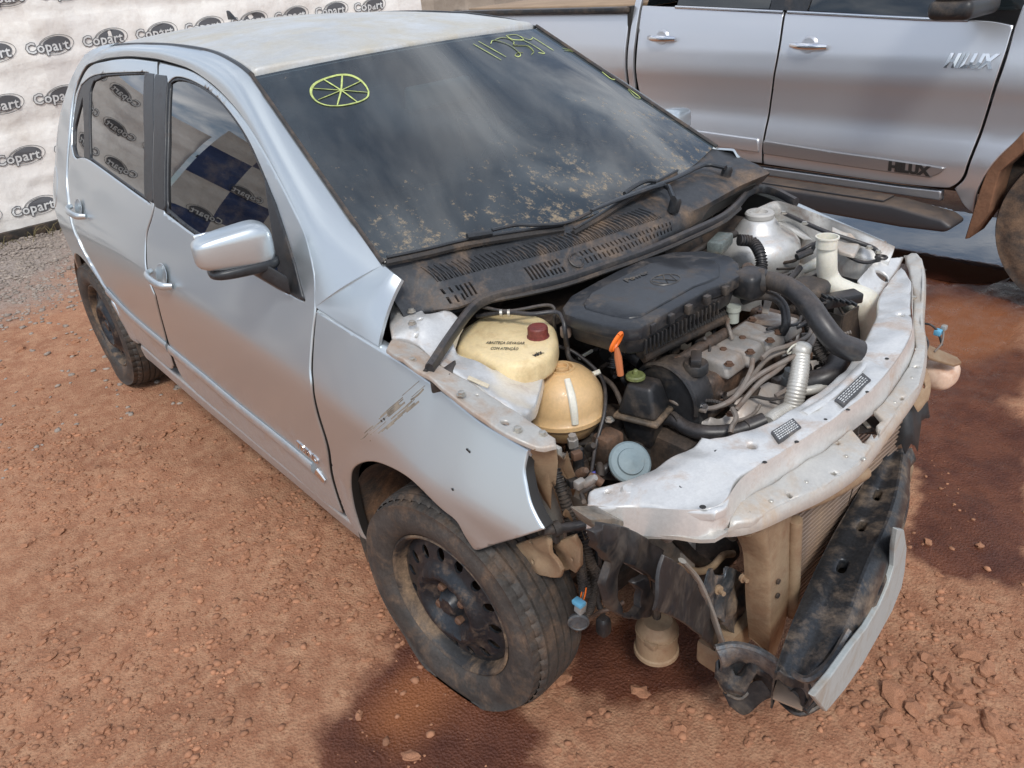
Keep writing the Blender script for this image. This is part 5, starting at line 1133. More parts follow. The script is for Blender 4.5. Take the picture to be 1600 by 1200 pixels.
# --- air filter box
ab_px = [(878, 480), (892, 461), (930, 440), (969, 420), (1008, 403), (1050, 393), (1100, 391), (1141, 399), (1155, 411), (1157, 430), (1140, 440), (1109, 450), (1062, 477), (1019, 502), (1003, 511), (978, 514), (940, 507), (900, 496), (882, 490)]
AB = part('air_filter_box', prism([tuple(O(u, v, .885)) for u, v in ab_px], (0, 0, -.032), .007, 2), M['blackgloss'], ang=30)
cab_ = sum(O(u, v, .885) for u, v in ab_px)/len(ab_px)
part('filter_box_base', prism([tuple((O(u, v, .885)-cab_)*V(.93, .95, 1)+cab_-V(0, 0, .034)) for u, v in ab_px], (0, 0, -.038), .006, 2, inset=.05), M['blackplastic'], AB)
for k in range(19):
    t_ = k/18; p = O(1010+t_*120, 508-t_*62, .885); p = (p-cab_)*V(.945, .95, 1)+cab_; part('box_rib', box(p+V(-.002, 0, -.056), (.007, .004, .034), bev=.0015), M['blackplastic'], AB)
for k in range(5):
    t_ = k/4; p = O(1020+t_*115, 502-t_*58, .885); part('box_clip', box(p+V(-.002, 0, -.016), (.014, .018, .022), bev=.003), M['blackplastic'], AB)
# embossed panel and emblem
part('raised_panel', prism([tuple((O(u, v, .885)-cab_)*V(.72, .80, 1)+cab_-V(0, 0, .004)) for u, v in ab_px], (0, 0, .008), .002, 1, inset=.015), M['blackgloss'], AB)
ec = O(1040, 437, .889); ex = (O(1060, 432, .889)-O(1020, 446, .889)); ex /= np.linalg.norm(ex); ey = np.cross(V(0, 0, 1), ex)
M['emboss'] = mat('worn_emblem_plastic', (.06, .055, .05), .4, dirt=((.2, .15, .1), .2, 30))
EM = part('emblem', tube([ec+ex*math.cos(a)*.038+ey*math.sin(a)*.030 for a in np.linspace(0, 2*PI, 25)], .0022, 5, 1, cap=False), M['emboss'], AB)
def est(L): part('emblem_stroke', tube([ec+ex*x*.038+ey*y*.030 for x, y in L], .0022, 5, 0), M['emboss'], EM.parent)
est([(-.42, .88), (0, .10), (.42, .88)]); est([(-.78, .55), (-.38, -.85), (0, .02), (.38, -.85), (.78, .55)])
ontop('Power', 975, 440, 1012, 425, .8895, .026, AB, M['emboss'], shear=.2)
# intake trunk
part('intake_elbow', superel(O(1172, 442, .855), (.035, .042, .034), .5, 24), M['blackplastic'])
pipe('intake_hose', [(1168, 441, .855), (1200, 438, .86), (1235, 450, .86), (1264, 476, .845), (1285, 507, .815), (1308, 535, .78), (1340, 550, .75)], [.021, .022, .023, .024, .025, .026, .028], M['hose'], sides=18, smooth=7)
part('hose_collar', lathe([(.029, -.010), (.030, 0), (.029, .010)], O(1188, 439, .86), tuple(O(1200, 438, .86)-O(1180, 440, .857)), 20), M['rubber'])
# --- left strut tower and apron
tc2 = V(-.05, .525, 0)
ST = part('strut_tower', lathe([(.115, .58), (.118, .66), (.120, .69), (.118, .695), (.126, .702), (.128, .735), (.122, .765), (.104, .786), (.072, .797), (.066, .802), (.058, .818), (.046, .834), (.042, .836)], tc2, (0, 0, 1), 44), M['inner'], ang=60)
part('strut_bearing', lathe([(.038, .836), (.042, .838), (.043, .850), (.039, .855), (.024, .855), (.021, .846), (.0, .846)], tc2, (0, 0, 1), 32, cap=False), mat('grey_strut_bearing', (.45, .43, .40), .5), ST)
LA = OL([(1172, 330, .862), (1212, 312, .868), (1245, 322, .868), (1300, 343, .848), (1350, 363, .822), (1398, 385, .79)])
LBb = OL([(1205, 345, .795), (1240, 350, .79), (1275, 378, .77), (1308, 394, .755), (1345, 407, .75), (1388, 411, .745)])
LCc = [p+V(0, -.015, -.26) for p in LBb]
AF = loft('apron_flange', LA, LBb, M['inner'], CAR, V(0, .01, .006), 8, 40, .004, (0, -.3, 1))
loft('apron_wall', LBb, LCc, M['inner'], AF, V(0, -.02, 0), 8, 40, .004, (0, -1, 0))
loft('tower_skirt', [V(-.13, .60, .79), V(-.04, .63, .79), V(.06, .60, .77)], [LBb[0], LBb[1], LBb[2]], M['inner'], AF, V(0, 0, .01), 5, 16, .004, (0, 0, 1))
patch('hinge_pocket', [(1300, 352, .838), (1330, 362, .826), (1345, 380, .80), (1335, 398, .785), (1312, 392, .79), (1300, 372, .812)], M['inner_dirty'], AF, inner=[(1322, 378, .80)], holes=[(1330, 373, .80, .005)])
pipe('bonnet_cable', [(1225, 333, .85), (1240, 340, .85), (1290, 362, .83), (1345, 380, .80), (1368, 390, .79), (1373, 405, .78)], .0065, M['hose'])
pipe('side_loom', [(1245, 395, .78), (1262, 385, .80), (1280, 378, .80), (1300, 378, .80), (1325, 400, .77), (1350, 410, .76), (1376, 406, .77)], .005, M['hose'])
part('loom_ring', tube([O(1377, 402, .775)+V(math.cos(a)*.014, math.sin(a)*.014, 0) for a in np.linspace(0, 2*PI, 13)], .004, 6, 1, cap=False), M['hose'])
for u, v, z in ((1224, 334, .862), (1257, 350, .85), (1372, 395, .79), (1358, 388, .8)): bolt(u, v, z, .007)
# --- washer bottle with filler neck
WB = part('washer_bottle', tube(OL([(1292, 384, .85), (1292, 405, .815), (1293, 428, .77), (1302, 447, .735), (1322, 461, .705), (1348, 476, .68), (1362, 500, .63), (1360, 530, .56)]), [.026, .026, .027, .032, .038, .046, .05, .05], 24, 6), M['whiteplastic'], ang=60)
part('filler_neck', lathe([(.027, -.012), (.027, .012), (.030, .013), (.030, .017), (.026, .017), (.025, -.004)], O(1292, 379, .862), (0, 0, 1), 28, cap=False), M['whiteplastic'], WB)
part('washer_arm', tube(OL([(1255, 422, .74), (1275, 412, .76), (1290, 405, .77)]), [.012, .016, .02], 10, 3), M['whiteplastic'], WB)
part('clip', box(O(1297, 395, .83), (.012, .022, .022), bev=.003), M['alloy'], WB)
part('pump_connector', tube(OL([(1245, 402, .78), (1256, 397, .785), (1268, 392, .79)]), .010, 8, 2), M['blackplastic'])
pipe('washer_hose', [(1268, 392, .79), (1275, 382, .81), (1290, 377, .82), (1302, 385, .81), (1304, 398, .79)], .006, M['hose'])
pipe('brake_hose', [(1225, 445, .73), (1240, 430, .74), (1250, 418, .75)], .009, M['hose'])
# relay and servo area by the bulkhead
pipe('servo_hose', [(1155, 375, .83), (1175, 378, .82), (1187, 395, .80), (1190, 415, .77), (1186, 432, .75)], .015, M['hose'], corr=(.008, .002), sides=12)
part('relay_box', box(O(1125, 380, .84), (.045, .10, .035), Matrix.Rotation(.3, 3, 'Z'), .006), M['greycon'] if False else mat('grey_green_relay', (.13, .15, .14), .6, dirt=((.2, .14, .09), .3, 16)))
pipe('heater_pipe', [(1070, 405, .82), (1100, 385, .84), (1150, 365, .845)], .010, M['dark'])
part('brake_servo', lathe([(.10, 0), (.11, .02), (.11, .05), (.07, .07), (.03, .08)], V(-.17, .26, .74), (1, 0, .1), 28), M['dark'])
part('servo_nut', lathe([(.02, 0), (.02, .014), (.010, .018)], O(1168, 424, .77), (.5, -.3, .8), 14), M['engine'])
# --- battery tray, fuse carrier, cable troughs
bc = O(1292, 505, .60)
BT = MB()
for dx, dy, sx, sy in ((.10, 0, .006, .25), (-.10, 0, .006, .25), (0, .125, .2, .006), (0, -.125, .2, .006)): BT.add(box(bc+V(dx, dy, .03), (sx, sy, .13), bev=.002))
BT.add(box(bc+V(0, 0, -.03), (.2, .25, .006), bev=.001)); TR = BT.build('battery_tray', M['blackplastic'], CAR)
part('tray_brace', tube([bc+V(.1, -.12, .095), bc+V(-.1, .12, .095)], .004, 6, 0), M['blackplastic'], TR)
FC = part('fuse_carrier', box(O(1312, 467, .735), (.045, .11, .028), Matrix.Rotation(-.5, 3, 'Z'), .005), M['blackplastic'])
for k in range(6): part('fuse_slot', box(O(1288+k*9, 463+k*2.2, .752), (.028, .006, .008), Matrix.Rotation(-.5, 3, 'Z'), .001), M['trim'], FC)
part('loom_bundle', superel(O(1262, 452, .75), (.05, .06, .025), .7, 18), M['rubber'])
pipe('harness_trunk', [(1250, 480, .73), (1262, 505, .71), (1272, 540, .68), (1290, 570, .64)], .011, M['rubber'], corr=(.008, .0018), sides=8)
pipe('harness_trunk', [(1270, 500, .72), (1290, 540, .68), (1305, 565, .64)], .010, M['rubber'], corr=(.008, .0018), sides=8)
pipe('throttle_cable', [(1160, 470, .80), (1185, 462, .82), (1210, 465, .82), (1225, 480, .80), (1228, 505, .77), (1222, 520, .74)], .011, M['hose'])
part('coil_bracket', prism([tuple(p) for p in OL([(1196, 462, .80), (1208, 466, .80), (1200, 492, .77), (1190, 490, .77)])], (0, 0, .004), .001), M['alloy'])
part('coil_bracket', prism([tuple(p) for p in OL([(1202, 452, .82), (1222, 455, .82), (1220, 463, .82), (1204, 462, .82)])], (0, 0, .008), .002), M['alloy'])
for q in range(6):
    part('engine_fitting', superel(O(1215+random.uniform(-30, 40), 500+random.uniform(-12, 30), .70), (random.uniform(.015, .03), random.uniform(.015, .03), .02), .6, 12), random.choice([M['dark'], M['engine'], M['blackplastic']]), ENG)
# ignition cables
for pts in ([(1095, 638, .66), (1120, 636, .67), (1150, 618, .69), (1172, 582, .72), (1176, 560, .745)], [(1102, 640, .65), (1140, 628, .68), (1180, 590, .71), (1230, 562, .73), (1262, 545, .74), (1273, 520, .75), (1268, 497, .755)],
            [(1128, 622, .66), (1165, 600, .69), (1200, 560, .72), (1240, 545, .735), (1264, 535, .745), (1276, 512, .755), (1275, 495, .76)], [(1150, 640, .66), (1185, 600, .70), (1215, 578, .715), (1238, 555, .72)], [(1190, 560, .74), (1205, 548, .745), (1232, 540, .745), (1262, 526, .75), (1270, 508, .76)]):
    pipe('ignition_cable', pts, .0058, M['cable'], smooth=7, sides=8)
part('cable_tie', tube([O(1238, 545, .745)+V(math.cos(a)*.004, math.sin(a)*.02, math.cos(a)*.012) for a in np.linspace(0, 2*PI, 13)], .002, 5, 1), M['whiteplastic'])
for u, v in ((1128, 618), (1097, 637)): part('cable_boot', lathe([(.011, -.006), (.012, .004), (.009, .012)], O(u, v, .665), (.8, -.2, .4), 14), M['chrome'])
# exhaust shield plate
patch('heat_shield', [(1085, 658, .63), (1110, 648, .65), (1150, 626, .66), (1200, 596, .66), (1230, 603, .645), (1240, 630, .62), (1228, 655, .60), (1195, 668, .60), (1140, 682, .59), (1095, 682, .60)], M['gearcast'], CAR, inner=[(1160, 650, .635)], wav=.006, thick=.01)
bolt(1141, 648, .65, .007, M['rustbolt'])
patch('heat_shield_flange', [(1205, 590, .62), (1230, 580, .62), (1240, 600, .60), (1228, 612, .60), (1210, 603, .61)], M['gearcast'], CAR)
pipe('coolant_outlet', [(1252, 545, .74), (1250, 575, .71), (1244, 610, .67), (1236, 645, .62)], [.019, .021, .022, .022], M['foil'], sides=16, corr=(.007, .0005))
part('pipe_end', superel(O(1253, 546, .742), (.021, .021, .017), .8, 18), M['foil'])
pipe('coolant_outlet_branch', [(1250, 612, .66), (1275, 608, .66), (1300, 598, .66)], .011, M['foil'])
pipe('wrapped_hose', [(1232, 640, .63), (1215, 650, .63), (1200, 662, .63)], .019, M['foil'], corr=(.006, .001))
pipe('radiator_hose', [(1262, 598, .66), (1285, 592, .67), (1305, 580, .68), (1312, 562, .69), (1330, 556, .69)], .026, M['hose'], sides=14)
part('sensor', lathe([(.016, -.03), (.016, 0), (.012, .0), (.012, .02)], O(1232, 588, .66), (.1, -.1, 1), 8), M['greycon'])
# --- horn
hp = O(985, 722, .62); hax = (.62, -.30, .72)
HN = part('horn', lathe([(.040, -.028), (.042, -.010), (.0465, -.008), (.0465, -.002), (.042, .002), (.030, .003), (.028, .008), (.012, .009), (.004, .012)], hp, hax, 36), M['horn'], ang=30)
part('horn_bracket', tube([hp-V(.01, -.03, .02), hp+V(-.04, .05, -.03)], .006, 6, 0), M['dark'], HN)
part('sensor_plug', lathe([(.012, -.03), (.012, 0), (.014, 0), (.014, .022), (.010, .026)], O(903, 716, .64), (-.15, .1, 1), 14), M['blackplastic']); part('sensor_body', lathe([(.009, -.03), (.013, -.028), (.013, .0)], O(901, 742, .61), (-.15, .1, 1), 14), M['foil'])
pipe('sensor_wire', [(903, 705, .66), (890, 712, .65), (888, 740, .62), (880, 742, .62)], .003, M['whiteplastic'])
part('blue_lug', tube(OL([(925, 742, .6), (935, 738, .6)]), .006, 8, 0), mat('violet_lug', (.12, .12, .5), .5)); part('blue_lug', tube(OL([(927, 750, .6), (938, 745, .6)]), .006, 8, 0), M['dark'])
part('clutch_actuator', box(O(950, 700, .60), (.05, .06, .08), bev=.01), M['engine']); bolt(952, 657, .66, .008, M['bolt'])
# fillers, dark clutter between the named parts
for u, v, z, a, b, c_, mm in ((925, 690, .56, .05, .06, .04, 'dark'), (960, 665, .58, .04, .03, .05, 'dark'), (1000, 690, .55, .05, .05, .05, 'blackplastic'), (1060, 700, .5, .06, .06, .05, 'dark'), (930, 520, .70, .06, .08, .05, 'dark'), (960, 560, .66, .05, .05, .05, 'dark'), (1190, 640, .5, .06, .06, .05, 'dark'), (1290, 640, .5, .07, .08, .06, 'dark'), (1330, 600, .5, .06, .08, .06, 'dark'), (1110, 610, .60, .05, .05, .04, 'engine'), (1230, 470, .68, .06, .06, .05, 'dark')):
    part('engine_ancillary', superel(O(u, v, z), (a, b, c_), .55, 16), M[mm], ENG)
for k in range(12):
    u, v = random.uniform(920, 1010), random.uniform(640, 720); pipe('hidden_hose', [(u, v, .60), (u+random.uniform(-30, 30), v+20, .58), (u+random.uniform(-40, 40), v+random.uniform(20, 60), .5)], random.uniform(.004, .010), random.choice([M['hose'], M['dark'], M['rubber']]), ENG)
def clutter(region, n_, zr, rr_, mats_, seed_, L_=40):
    r = random.Random(seed_); u0, v0, u1, v1 = region
    for k in range(n_):
        u, v = r.uniform(u0, u1), r.uniform(v0, v1); z = r.uniform(*zr); a = r.uniform(0, 6.28); q = []
        for j in range(4): q.append((u, v, z)); a += r.uniform(-.9, .9); u += math.cos(a)*L_*r.uniform(.4, .8); v += math.sin(a)*L_*.5*r.uniform(.4, .8); z += r.uniform(-.025, .012)
        rad = r.uniform(*rr_); pipe('loom_branch', q, rad, M[r.choice(mats_)], ENG, sides=7, smooth=4, **(dict(corr=(.006, rad*.16)) if r.random() < .35 else {}))
clutter((1190, 470, 1290, 540), 16, (.70, .76), (.003, .007), ['hose', 'rubber', 'dark', 'cable'], 11)
clutter((1090, 560, 1230, 650), 12, (.62, .68), (.003, .006), ['hose', 'rubber', 'cable'], 12)
clutter((890, 650, 945, 760), 12, (.54, .62), (.003, .006), ['hose', 'rubber', 'dark', 'cable'], 13, 34)
clutter((930, 540, 1010, 590), 8, (.66, .72), (.003, .006), ['hose', 'rubber', 'dark'], 14, 28)
clutter((1160, 395, 1250, 440), 8, (.70, .76), (.003, .005), ['hose', 'rubber', 'dark'], 15, 30)
clutter((1270, 540, 1340, 600), 8, (.60, .66), (.004, .008), ['hose', 'rubber', 'dark'], 16, 34)
clutter((1060, 480, 1140, 540), 7, (.74, .775), (.003, .005), ['hose', 'rubber', 'cable'], 17, 30)
rq = random.Random(5)
for k in range(34):
    u, v = rq.choice([(rq.uniform(1100, 1230), rq.uniform(500, 640)), (rq.uniform(885, 940), rq.uniform(660, 760)), (rq.uniform(1200, 1300), rq.uniform(480, 560))])
    z = rq.uniform(.60, .70); part('engine_fitting', rq.choice([lambda c_: lathe([(.012, -.02), (.012, 0), (.009, .001), (.009, .010)], c_, (rq.uniform(-.4, .4), rq.uniform(-.4, .4), 1), 6), lambda c_: box(c_, (.022, .016, .018), Matrix.Rotation(rq.uniform(0, 3), 3, 'Z'), .003), lambda c_: lathe([(.009, -.02), (.010, .0), (.006, .012)], c_, (rq.uniform(-1, 1), rq.uniform(-1, 1), .6), 12)])(O(u, v, z)), M[rq.choice(['dark', 'blackplastic', 'engine', 'alloy', 'rustbolt'])], ENG)
for px in ([(905, 560), (925, 548)], [(1095, 470), (1110, 462)]): part('wire_clip', tube([O(*px[0], .73), O(*px[1], .73)], .004, 6, 0), M['whiteplastic'], ENG)
M['brk0'] = mat('bent_blue_grey_steel', (.13, .145, .16), .33, .65, 0, dirt=((.30, .2, .12), .40, 14), bump=(40, .4, .002))
# ================================================================== FRONT END
top_back = [(919, 770), (928, 762), (975, 752), (1022, 731), (1069, 702), (1085, 694), (1097, 682), (1109, 686), (1156, 675), (1203, 656), (1256, 625), (1297, 597), (1328, 566), (1347, 537), (1362, 509), (1370, 490), (1373, 465), (1390, 437), (1409, 415)]
step = [(1425, 440), (1424, 480), (1428, 512), (1416, 541), (1393, 575), (1366, 606), (1338, 628), (1319, 641), (1306, 653), (1262, 682), (1231, 700), (1215, 712), (1180, 730), (1152, 747), (1142, 768), (1136, 790), (1118, 800), (1062, 796), (1000, 793), (944, 794), (918, 788)]
front = [(916, 797), (944, 806), (1000, 806), (1062, 810), (1109, 817), (1140, 822), (1175, 815), (1219, 789), (1281, 764), (1344, 724), (1406, 640), (1437, 600), (1445, 562), (1447, 525), (1440, 505), (1444, 465), (1445, 425), (1441, 403), (1431, 394), (1415, 400)]
def zc2(u): return float(np.interp(u, [916, 1000, 1100, 1300, 1400, 1445], [.695, .705, .735, .737, .74, .762]))
tb = [(u, v, zc2(u)) for u, v in top_back]; stp = [(u, v, zc2(u)) for u, v in step]
XM = patch('radiator_support', tb+stp, M['inner'], CAR, holes=[(1174, 701, .73, .0085), (1405, 508, .72, .008), (1412, 428, .715, .006), (949, 768, .70, .004)], sp=.018, thick=.012, rnd=.007, wav=.0065, keep=40, inner=[(1100, 720, .742), (1075, 775, .722), (1110, 778, .718), (1010, 768, .718), (960, 775, .706), (1050, 745, .728), (1150, 710, .738)])
st_top = [O(*q) for q in stp]
cen2 = V(.1, 0, 0)
st_low = []
for p in st_top:
    dd_ = (p-V(.1, .0, p[2])); dd_[2] = 0; dd_ /= np.linalg.norm(dd_); st_low.append(p+dd_*.012+V(0, 0, -.044))
st_low2 = [p+V(0, 0, -.010) for p in st_low]
loft('support_step', st_top, st_low2, M['inner'], XM, V(.002, 0, .002), 3, 80, .0, (1, 0, 0))
fr_ = [O(u, v, zc2(u)-float(np.interp(v, [400, 500], [.012, .056]))) for u, v in front]
K2 = st_low[::-1]
def plate(name, A, Bp, mt, parent, holes=(), thick=.008, rnd=.005, sp=.018, wav=.006, inner=()):
    K = np.array(A+Bp+list(inner))
    zf = rbf(K, 3e-3)
    return sheet(name, [tuple(p[:2]) for p in A+Bp], lambda x, y, d=0: (x, y, zf(x, y)-d+noise.noise(Vector((x*20, y*20, 7)))*wav), mt, parent, holes=holes, sp=sp, thick=thick, rnd=rnd, smooth_out=False, normal=False, es=.012)
M['support_low'] = mat('stained_support_metal', (.54, .52, .48), .42, .4, 0, dirt=((.42, .28, .16), .34, 8), bump=(22, .3, .003), var=.08)
def sqh(u, v, r_=.006):
    c_ = O(u, v, zc2(u)-.052); return [(c_[0]+r_*math.cos(a), c_[1]+r_*math.sin(a)) for a in np.linspace(0, 2*PI, 5)[:-1]+.4]
latch_px = [(1336, 656), (1338, 642), (1346, 639), (1354, 648), (1362, 641), (1378, 657), (1369, 667), (1375, 684), (1369, 688), (1362, 677), (1350, 692), (1331, 674)]
lh = [tuple(O(u, v, zc2(u)-.050)[:2]) for u, v in latch_px]
slot_px = [(1233, 708), (1250, 688), (1290, 670), (1286, 678), (1255, 697), (1240, 712)]
LP = plate('support_lower_plate', st_low, fr_[::-1][::-1] if False else fr_, M['support_low'], XM, holes=[lh, sqh(1134, 810), sqh(1233, 772), sqh(1303, 738), sqh(1309, 697), sqh(1431, 573, .005), sqh(1409, 622, .005), sqh(1417, 549, .005)])
# folded front lip
loft('support_lip', fr_, [p+V(.006, 0, -.030) for p in fr_], M['support_low'], XM, V(.008, 0, 0), 4, 90, .006, (1, 0, 0))
mk('support_underside', *prism([tuple(p-V(0, 0, .05)) for p in OL([(940, 790, .70), (1100, 750, .72), (1260, 690, .72), (1360, 600, .72), (1410, 500, .70), (1420, 430, .70)])], (0, 0, -.004)), M['dark'], XM) if False else None
# pressed beads, dimples
pipe('pressed_bead', [(1256, 646, .737), (1300, 618, .738), (1340, 580, .737), (1366, 548, .733)], .010, M['inner'], XM, flat=.5, sides=12)
part('pressed_cone', lathe([(.030, -.004), (.022, .003), (.014, .007), (.009, .006), (.0, .006)], O(1051, 776, .700), (.1, -.1, 1), 24), M['inner'], XM)
part('pressed_cone', lathe([(.030, -.004), (.022, .005), (.013, .009), (.008, .006), (.0, .006)], O(1428, 468, .70), (.2, .1, 1), 24), M['inner'], XM)
part('pressed_cone', lathe([(.022, -.004), (.014, .006), (.010, .006)], O(985, 766, .705), (0, 0, 1), 24), M['inner'], XM)
bolt(1051, 774, .712, .006, M['bolt'], XM); bolt(1428, 467, .708, .006, M['bolt'], XM)
part('pressed_step', frustum(O(1150, 790, .665), (.05, .05), (.03, .03), .03, .5, .008), M['inner'], XM)
for u, v, r_ in ((1085, 735, .0035), (1120, 705, .0035), (1195, 722, .003), (1245, 690, .003), (1178, 690, .0025), (1290, 655, .0025), (1325, 640, .003), (1355, 612, .0025), (1386, 560, .003), (1396, 470, .004), (1400, 545, .0025), (1065, 760, .003), (1005, 760, .003), (1098, 792, .004)):
    part('punched_hole', lathe([(r_*1.5, .0), (r_, .0008), (r_*.9, .0004)], O(u, v, zc2(u)+.0005), (0, 0, 1), 10), M['ink'], XM)  # flat black discs painting the shade of small holes
for u, v in ((1170, 800), (1205, 782), (1260, 752), (1322, 712), (1350, 716), (1375, 668), (1398, 628), (1425, 590), (1432, 545), (1275, 735)):
    part('spot_weld', lathe([(.0045, -.001), (.003, .0012), (.001, .0008)], O(u, v, zc2(u)-.050), (0, 0, 1), 10), M['bolt'], XM)
# labels
def label_quad(px, z, nlines, red=False):
    P = [O(u, v, z) for u, v in px]; L_ = part('warning_label', prism([tuple(p-V(0, 0, .006)) for p in P], (0, 0, .0072)), M['label'], XM, smooth=False)
    g = MB()
    for k in range(nlines):
        t0 = (k+.8)/(nlines+.8); a = P[0]+(P[3]-P[0])*t0; b = P[1]+(P[2]-P[1])*t0; x = .06
        while x < .92:
            w_ = random.uniform(.03, .10); p0 = a+(b-a)*x; p1 = a+(b-a)*min(.94, x+w_); up_ = (P[3]-P[0])*.045; g.add(([tuple(p0-up_+V(0, 0, .0016)), tuple(p1-up_+V(0, 0, .0016)), tuple(p1+up_+V(0, 0, .0016)), tuple(p0+up_+V(0, 0, .0016))], [(0, 1, 2, 3)])); x += w_+.025
    g.build('label_print', M['whiteink'], L_.parent, smooth=False)
label_quad([(1205, 675), (1239, 654), (1252, 668), (1217, 691)], .7405, 5); label_quad([(1304, 625), (1348, 583), (1361, 594), (1318, 634)], .7425, 4)
# latch
LT = part('bonnet_latch', box(O(1358, 664, .645), (.045, .05, .02), Matrix.Rotation(.5, 3, 'Z'), .005), M['blackplastic'], XM)
part('latch_plate', box(O(1346, 672, .655), (.045, .025, .004), Matrix.Rotation(.9, 3, 'Z'), .001), M['blackplastic'], XM)
part('latch_hook', box(O(1354, 664, .66), (.010, .024, .005), Matrix.Rotation(.9, 3, 'Z'), .002), M['bolt'], XM)
pipe('latch_wire', [(1344, 640, .69), (1342, 668, .68), (1340, 700, .67), (1338, 740, .60), (1325, 790, .50)], .0012, M['dark'], XM, sides=5)
# left end post of the support down to the rail
patch('support_end_gusset', [(1340, 437, .74), (1372, 405, .755), (1412, 400, .735), (1400, 425, .72), (1378, 455, .71), (1362, 475, .70), (1350, 455, .72)], M['inner'], CAR, holes=[(1378, 432, .725, .018)], wav=.004)
# --- upright
colA = [onx(u, v, .565) for u, v in [(1138, 818), (1158, 840), (1168, 862), (1170, 900), (1172, 950), (1177, 1000)]]
colM = [onx(u, v, .605) for u, v in [(1200, 806), (1202, 850), (1206, 900), (1206, 950), (1205, 985), (1200, 1022)]]
colB = [onx(u, v, .585) for u, v in [(1240, 788), (1238, 850), (1237, 900), (1236, 935), (1224, 985), (1212, 1020)]]
UP = loft('radiator_upright', colA, colM, M['tanmetal'], CAR, V(.03, -.004, 0), 8, 30, .01, (1, 0, 0)); loft('upright_flange', colM, colB, M['tanmetal'], UP, V(.014, .004, 0), 6, 30, .01, (1, 0, 0))
for u, v in ((1215, 908), (1214, 930)): part('bolt', lathe([(.006, 0), (.006, .004)], onx(u, v, .607), (1, 0, 0), 8), M['dark'], UP)
mk('radiator_upright', *prism([(.52, .20, .66), (.57, .20, .66), (.57, .25, .66), (.52, .26, .66)], (0, 0, -.40), .008), M['tanmetal'], CAR)
part('upper_tube', tube([onx(1165, 826, .60), onx(1215, 800, .61), onx(1290, 772, .625), onx(1350, 738, .63)], .016, 10, 4), M['tanmetal'])
# --- radiator
RC = part('radiator', box((.555, -.09, .44), (.03, .58, .44), bev=.004), mat('dusty_radiator_core', (.19, .13, .10), .7, .2, dirt=((.30, .19, .12), .4, 7)))
part('radiator_tank', tube([onx(1243, 812, .60), onx(1241, 880, .60), onx(1238, 960, .60)], .014, 10, 1), M['tanmetal'], RC)
fin0 = bpy.data.meshes.new('radiator_fin'); q_ = box((0, 0, 0), (.010, .56, .0055), bev=.0012, seg=1); fin0.from_pydata(q_[0], [], q_[1]); fin0.materials.append(mat('radiator_tube_metal', (.30, .22, .17), .5, .4, dirt=((.33, .22, .14), .4, 9)))
for k in range(34):
    o = bpy.data.objects.new('radiator_fin', fin0); COL.objects.link(o); o.parent = RC; o.location = (.574, -.09, .655-k*.0125)
# --- bumper beam: curved channel, sagging at its right end
b_in = [(1386, 690, .46), (1372, 715, .455), (1340, 770, .44), (1300, 838, .42), (1262, 915, .40), (1232, 985, .38), (1210, 1050, .36)]
b_rd = [(1412, 708, .46), (1404, 760, .455), (1388, 815, .45), (1362, 870, .44), (1338, 930, .42), (1318, 985, .39), (1262, 1062, .36)]
b_fr = [(1418, 735, .40), (1416, 790, .39), (1400, 850, .385), (1375, 920, .37), (1350, 975, .35), (1318, 1035, .32), (1258, 1112, .29)]
def rsl(P, n=40):
    P = catmull(P, 6); L = [0]
    for i in range(1, len(P)): L.append(L[-1]+np.linalg.norm(P[i]-P[i-1]))
    return [V(*[np.interp(L[-1]*k/n, L, [q[j] for q in P]) for j in range(3)]) for k in range(n+1)]
bi, brr, bf_ = rsl(OL(b_in)), rsl(OL(b_rd)), rsl(OL(b_fr))
LB = sum(np.linalg.norm(bi[i+1]-bi[i]) for i in range(40)); WB_ = .09
def BL_(s, t_, d=0):
    k = min(max(s/LB*40, 0), 39.999); i = int(k); f_ = k-i; a = bi[i]*(1-f_)+bi[i+1]*f_; b = brr[i]*(1-f_)+brr[i+1]*f_; q = t_/WB_
    h = .010*math.exp(-((q-.18)/.07)**2)-.006*math.exp(-((q-.55)/.22)**2)
    p = a+(b-a)*q; return (p[0], p[1], p[2]+h-d)
hl = []
for s, t_, a, b in ((.26, .50, .020, .009), (.42, .48, .017, .008), (.60, .50, .019, .009)):
    hl.append([(s*LB+a*math.copysign(abs(math.cos(k))**.5, math.cos(k)), t_*WB_+b*math.copysign(abs(math.sin(k))**.5, math.sin(k))) for k in np.linspace(0, 2*PI, 13)[:-1]])
BB = sheet('bumper_beam', [(0, 0), (LB, 0), (LB, WB_), (0, WB_)], BL_, M['beam'], CAR, holes=hl, sp=.015, rnd=.004, thick=.02, smooth_out=False, normal=False, es=.012)
loft('beam_face', brr, bf_, M['beam'], BB, V(.022, 0, .012), 7, 40, .006, (1, 0, 0))
loft('beam_back', bi, [p-V(0, 0, .10) for p in bi], M['beam'], BB, V(-.004, 0, 0), 3, 40, .004, (-1, 0, 0))
loft('beam_floor', [p-V(0, 0, .07) for p in bi], [p-V(.006, 0, 0) for p in bf_], mat('dusty_beam_inside', (.30, .21, .15), .8), BB, V(0, 0, 0), 3, 40, .004, (0, 0, 1))
part('beam_edge', tube(bf_, .006, 6, 1), M['beam'], BB)
